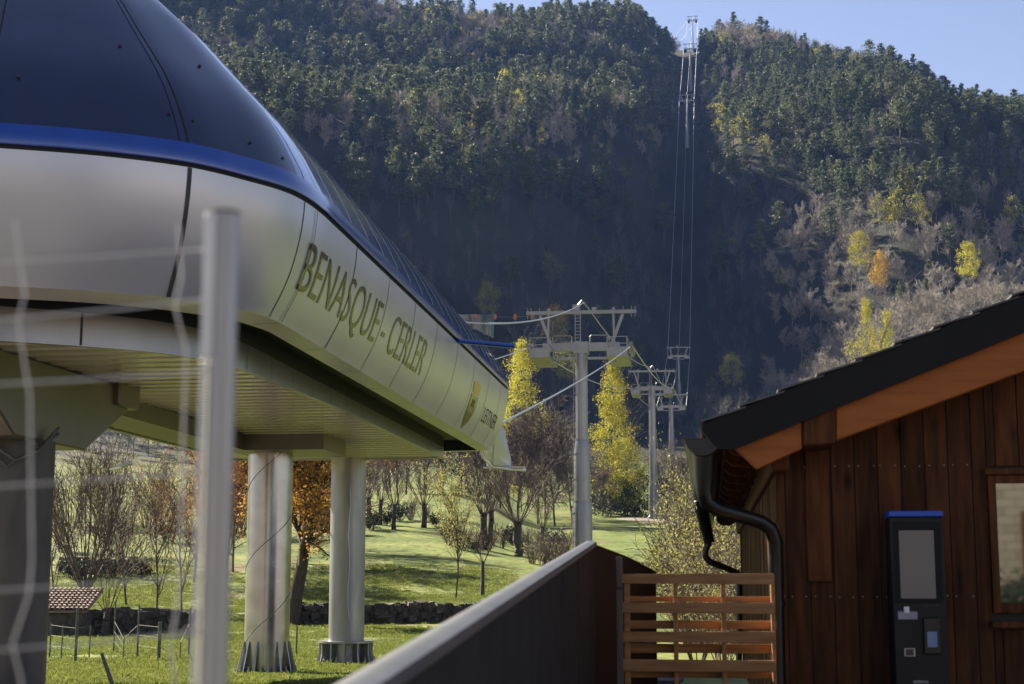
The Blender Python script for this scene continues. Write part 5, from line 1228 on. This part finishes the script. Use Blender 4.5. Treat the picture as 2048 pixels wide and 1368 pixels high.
# left yard: willow pollard, budding thicket, dark hedge
tree('willow_pollard', pollard(530, 1.9, .30, 17, 6.4, 'bark_dark', (.1, 0), 5, .013)[:2], at_px(168, 80), 80, .4, 1.0, 'old willow pollard with a wide fan of bare shoots behind the tiled shed', 'tree')
tree('willow_pollard', pollard(531, 1.0, .14, 9, 4.2, 'bark_dark', (.4, 0), 4, .012)[:2], at_px(205, 72), 72, .4, 1.0, 'low leaning willow stump with thin shoots right of the tiled shed', 'tree')
k = 0
for px, Y, sc in ((130, 145, 1.3), (235, 140, 1.6), (340, 155, 1.7), (300, 170, 2.2), (215, 175, 2.2), (145, 172, 2.2), (480, 165, 2.0), (540, 160, 1.8)):
    shrub_at(SH_O[k % 3], px, Y, k, sc, 'yellow-green budding thicket bush at the back of the left meadow', 'budding bushes behind the left meadow'); k += 1
for px, Y in ((150, 122), (178, 121), (205, 123), (232, 122), (258, 124), (285, 121)): shrub_at(SH_D[k % 2], px, Y, k, .75, 'dark hedge bush across the left meadow', 'dark hedge on the left meadow'); k += 1
for px, Y in ((120, 100), (262, 104), (370, 100)):
    V, Fc, tips, rg = bare_mesh(740 + k, 9, .5, rmin=.012, kids=(14, 8, 5), upt=.08, base_f=.15, tr=.09); place(mesh_of('thin_tree', [(V, Fc, 0)], [M['twig_brown']]), 'thin_tree', at_px(px, Y), Y, k, 1.0, 'thin bare tree in the left meadow behind the shed', 'tree', 'thin bare trees of the left meadow'); k += 1
# ------------------------------------------------------------------ walls, shed, fences and small things of the yard
def rubble(name, pts, h, w, n_, seed, label):
    """dry stone wall: irregular stones stacked along a line of ground points, one thing"""
    rg = np.random.RandomState(seed); pts = [np.array(p, float) for p in pts]; L_ = [np.linalg.norm(b_2 - a) for a, b_2 in zip(pts[:-1], pts[1:])]; T_ = sum(L_)
    x0, y0 = pts[0]; org = (x0, y0, gz(x0, y0)); b_ = MB(org)
    for _ in range(n_):
        d = rg.uniform(0, T_); i = 0
        while i < len(L_) - 1 and d > L_[i]: d -= L_[i]; i += 1
        p = pts[i] + (pts[i + 1] - pts[i]) * min(1, d / L_[i]); s_ = rg.uniform(.14, .30); hh = h * (.75 + .5 * vnoise(np.array([p[0] * .35]), np.array([p[1] * .35]))[0])
        c = Vector((p[0], p[1] + rg.uniform(-w, w) * .5, gz(p[0], p[1]) + rg.uniform(0, 1) ** .8 * hh)); q = Matrix.Rotation(rg.uniform(0, 3), 3, 'Z') @ Matrix.Rotation(rg.normal() * .25, 3, 'X')
        vs = [c + q @ Vector((sx * s_ * rg.uniform(.8, 1.25), sy * s_ * .7 * rg.uniform(.8, 1.25), sz * s_ * .55 * rg.uniform(.8, 1.25))) for sz in (-1, 1) for sx, sy in ((-1, -1), (1, -1), (1, 1), (-1, 1))]
        b_.add(vs, [(0, 3, 2, 1), (4, 5, 6, 7), (0, 1, 5, 4), (1, 2, 6, 5), (2, 3, 7, 6), (3, 0, 4, 7)])
    o = b_.build(name, M['stonewall'], None); o.location = org; return tag(o, label, 'wall')
X = lambda px, Y: at_px(px, Y)
rubble('stone_wall', [(X(560, 87), 87), (X(700, 88), 88), (X(860, 90), 90), (X(1010, 93), 93)], .95, .6, 900, 1, 'dark dry stone wall across the meadow behind the two station columns')
rubble('stone_wall', [(X(178, 74), 74), (X(300, 75), 75), (X(430, 77), 77)], .95, .5, 520, 2, 'dark dry stone wall between the tiled shed and the fence post')
rubble('stone_wall', [(X(125, 126), 126), (X(300, 126), 126)], .9, .8, 260, 3, 'low dark wall half grown over at the far side of the left meadow')
# tiled shed
Ys = 72.0; xL, xR = X(10, Ys), X(172, Ys); zg = gz(xR, Ys) - .1; shed = thing('tiled_shed', ((xL + xR) / 2, Ys, zg), 0, 'small dark shed with a worn clay tile roof beside the concrete column', 'shed'); ob = ((xL + xR) / 2, Ys, zg)
zE = P(170, 1222, Ys).z; zR = P(150, 1179, Ys + 2.6).z
b_ = MB(ob); b_.box((xL, Ys + .25, zg - .3), (xR, Ys + 2.9, zE - .05)); b_.build('wall', M['stonewall'], shed)
b_ = MB(ob); b_.box((xL + .3, Ys + .22, zg), (xR - 1.4, Ys + .26, zE - .25)); b_.build('door', M['wood_grey'], shed)
b_ = MB(ob); random.seed(5); nrow = 9; x = xL - .2
while x < xR + .2:
    for k in range(nrow):
        f0, f1 = k / nrow, (k + 1.25) / nrow; y0, y1 = Ys + 2.75 * f0, Ys + 2.75 * f1; z0_, z1_ = zE + (zR - zE) * f0 + .05, zE + (zR - zE) * f1
        r0_, r1_ = .105, .085; j = random.uniform(-.015, .015); rows = []
        for (yy, zz, r_) in ((y0, z0_, r0_), (y1, z1_, r1_)): rows.append([(x + j + r_ * math.cos(a), yy, zz + r_ * math.sin(a)) for a in np.linspace(math.pi, 0, 7)])
        b_.grid(rows)
    x += .21
b_.prism([(xL - .25, Ys - .05, zE - .02), (xR + .25, Ys - .05, zE - .02), (xR + .25, Ys + 2.8, zR - .02), (xL - .25, Ys + 2.8, zR - .02)], (0, 0, -.05))
b_.build('tile_roof', M['tile'], shed)
# wire fence of thin posts in the left yard
Yw = 52.0; fx = X(230, Yw); wfz = gz(fx, Yw); wf2 = thing('wire_fence', (fx, Yw, wfz), 0, 'thin wire fence on slim posts across the left yard in front of the shed', 'fence'); ob = (fx, Yw, wfz)
tops = []
for px, top, dy, r_ in ((112, 1245, 1, .03), (135, 1250, 0, .025), (163, 1215, -2, .045), (190, 1250, 1, .025), (238, 1200, 4, .03), (257, 1275, 0, .02), (285, 1210, 1, .035), (327, 1244, -1, .06), (369, 1284, 0, .02), (386, 1215, 2, .035), (598, 1252, 3, .03)):
    Y = Yw + dy; x = X(px, Y); z0 = gz(x, Y); zt = P(px, top, Y).z; b_ = MB(ob); b_.tube([(x, Y, z0 - .2), (x + .02, Y, zt)], r_, 7); b_.build('post', M['post_dark'], wf2, smooth=True); tops.append((x, Y, z0, zt))
b_ = MB(ob)
for f in (.35, .65, .95):
    for (a, c) in zip(tops[:-2], tops[1:-1]): b_.tube([(a[0], a[1], a[2] + min(1.1, (a[3] - a[2])) * f), (c[0], c[1], c[2] + min(1.1, (c[3] - c[2])) * f)], .005, 4)
a, c = P(350, 1248, Yw + 1), P(408, 1276, Yw + 1)
for k in range(14):
    for d in (-1, 1):
        x0 = a.x + (c.x - a.x) * k / 13; b_.tube([(x0, Yw + 1, c.z), (x0 + d * (a.z - c.z) * .8, Yw + 1, a.z)], .007, 4)
b_.build('wires', M['post_dark'], wf2)
# yellow timber rail by the columns
Yr = 39.5; rx = X(370, Yr); rl = thing('timber_rail', (rx, Yr, gz(rx, Yr)), 0, 'low yellow timber rail at the foot of the spiral seamed column', 'rail'); ob = (rx, Yr, gz(rx, Yr))
b_ = MB(ob); b_.bar(P(322, 1366, 38), P(425, 1350, 41), .06, .12); b_.bar(P(570, 1349, 44), P(640, 1346, 45.5), .06, .12); b_.build('rail', M['wood_yellow'], rl)
for px, top, Y in ((328, 1362, 38.2), (400, 1352, 40.3), (631, 1344, 45.3)):
    p = P(px, top, Y); b_ = MB(ob); b_.box((p.x - .05, Y - .05, gz(p.x, Y) - .2), (p.x + .05, Y + .05, p.z)); b_.build('post', M['wood_yellow'], rl)
# concrete pad under the columns
b_ = MB(); p0, p1, p2_, p3 = S(-13.4, 40.4, 0), S(-9.6, 40.4, 0), S(-9.3, 50.6, 0), S(-12.9, 50.6, 0)
b_.prism([(p.x, p.y, -2.40 if k < 2 else -2.47) for k, p in enumerate((p0, p1, p2_, p3))], (0, 0, -.3)); o = b_.build('column_footing', M['concrete']); tag(o, 'concrete footing under the station columns', 'pavement', kind='structure')
# leaning stake
p, q = P(203, 1306, 28), P(232, 1392, 28); b_ = MB((q.x, 28, q.z - .3)); b_.tube([(q.x + .1, 28, q.z - .3), q, p], [.05, .045, .03], 7); o = b_.build('leaning_stake', M['post_dark'], None, smooth=True); o.location = (q.x, 28, q.z - .3); tag(o, 'dark leaning stake between the concrete column and the wire fence', 'stake')
# bare earth round the meadow tower
T2p = S(-9.85, 291, 0); rows = []
for rr_ in np.linspace(0.01, 1, 7):
    rows.append([(T2p.x + 1.5 + rr_ * 7.5 * math.cos(a) * (1 + .2 * math.sin(3 * a)), T2p.y - 2 + rr_ * 9 * math.sin(a), gz(T2p.x + 1.5 + rr_ * 7.5 * math.cos(a) * (1 + .2 * math.sin(3 * a)), T2p.y - 2 + rr_ * 9 * math.sin(a)) + .10 * (1 - rr_) + .03) for a in np.linspace(0, 6.283, 33)[:-1]])
b_ = MB(); b_.grid(rows, 0, True); o = b_.build('dirt_patch', M['dirt'], None, smooth=True); tag(o, 'bare earth round the foot of the meadow tower', 'ground', kind='structure')
# concrete tank with railing and orange markers on the slope behind the station
q = unproject(955, 668)
if q:
    x, Y = q; z0 = gz(x, Y); k = Y / 3236; tk = thing('hillside_tank', (x, Y, z0), 0, 'pale concrete tank with green posts on the slope above the station roof', 'water tank'); ob = (x, Y, z0)
    zt = P(955, 629, Y).z; zb = P(955, 654, Y).z
    b_ = MB(ob); b_.box((x - 42 * k, Y, z0 - 3), (x + 33 * k, Y + 5, zt)); b_.build('wall', M['stone'], tk)
    for px in (968, 985): p = P(px, 622, Y - .4); b_ = MB(ob); b_.box((p.x - .35, Y - .6, z0 - 2), (p.x + .35, Y - .2, p.z)); b_.build('post', M['green_post'], tk)
    for px in (915, 950, 990, 1030, 1065):
        p = P(px, 634, Y - 3); b_ = MB((p.x, p.y, p.z)); b_.lathe((p.x, p.y, p.z), [(.2, -1.0), (.5, -.6), (.55, .6), (.3, 1.0)], 10); o = b_.build('orange_marker', M['marker'], None); o.location = p; tag(o, 'orange marker hanging from the thin line over the concrete tank', 'marker', 'orange markers on the thin line')
    a, c = P(880, 623, Y - 3), P(1090, 630, Y - 3); b_ = MB(); b_.tube(span(a, c, 1.2), .09, 5); o = b_.build('marker_line', M['galv_dull']); tag(o, 'thin line carrying orange markers above the concrete tank', 'cable')
for k in range(9):  # added bushes darken the lower half of the window reflection, replacing a car
    r = shrub_at(SH_D[k % 2], 1024, 50, k, (1.3, 1.0, .9), 'dark bush added in place of a car to darken the hut window reflection', 'bushes added for the hut window reflection', 'added_bush'); r.location = (5 + k * 1.5, -12.0, -1.35)
# ------------------------------------------------------------------ grass of the meadow
def tuft(seed, h, n_, mat='grass'):
    rg = np.random.RandomState(seed); vs, fs = [], []
    for k in range(n_):
        a = rg.uniform(0, 6.283); r_ = rg.uniform(0, .16); x, y = r_ * math.cos(a), r_ * math.sin(a); l_ = rg.uniform(.25, .7) * h; hh = rg.uniform(.5, 1.1) * h; w = .008; b2 = rg.uniform(0, 6.283); dx, dy = math.cos(b2) * w, math.sin(b2) * w
        i = len(vs); vs += [(x - dx, y - dy, -.03), (x + dx, y + dy, -.03), (x + math.cos(a) * l_ * .4 + dx * .7, y + math.sin(a) * l_ * .4 + dy * .7, hh * .7), (x + math.cos(a) * l_, y + math.sin(a) * l_, hh)]; fs.append((i, i + 1, i + 2, i + 3))
    return mesh_of('grass_tuft', [(np.array(vs, float), np.array(fs), 0)], [M[mat]])
TUFTS = [tuft(k, .05, 30) for k in range(4)] + [tuft(9, .12, 16)]
rng = np.random.RandomState(21); n_ = 60000
Yg = 32.5 + 100 * rng.rand(n_) ** 1.5; pxg = rng.uniform(40, 1080, n_); Xg = (pxg - 1024) / F * Yg / 1.0112
zg_ = ground(Xg, Yg); ok = vnoise(Xg * .3 + 50, Yg * .3 + 50) + .35 * rng.rand(n_) > .42
Xg, Yg, zg_ = Xg[ok], Yg[ok], zg_[ok]; n_ = len(Xg); s_ = np.clip(Yg / 85, .5, 1) * rng.uniform(.6, 1.5, n_) * (.8 + .7 * vnoise(Xg * .12, Yg * .12))
scatter('meadow_grass', np.stack([Xg, Yg, zg_], -1), np.stack([rng.normal(0, .12, n_), rng.normal(0, .12, n_), rng.uniform(0, 6.28, n_)], -1), np.stack([s_ * 1.5, s_ * 1.5, s_], -1), np.where(rng.rand(n_) < .06, 4, rng.randint(0, 4, n_)), TUFTS, 'tufts of fresh green meadow grass', 'grass')
# ------------------------------------------------------------------ valley air
b_ = MB(); b_.box((-950, -125, -12), (950, 1520, 520)); hz = b_.build('haze', []); tag(hz, 'thin blue morning haze filling the valley', 'haze', kind='stuff')
m = bpy.data.materials.new('valley_air'); m.use_nodes = True; nt = m.node_tree; nt.nodes.clear(); out = nt.nodes.new('ShaderNodeOutputMaterial'); pv = nt.nodes.new('ShaderNodeVolumePrincipled')
pv.inputs['Color'].default_value = (.22, .40, 1, 1); pv.inputs['Density'].default_value = .000042; pv.inputs['Anisotropy'].default_value = .2
nt.links.new(pv.outputs[0], out.inputs['Volume']); hz.data.materials.append(m); hz.visible_shadow = True
#@@NEXT
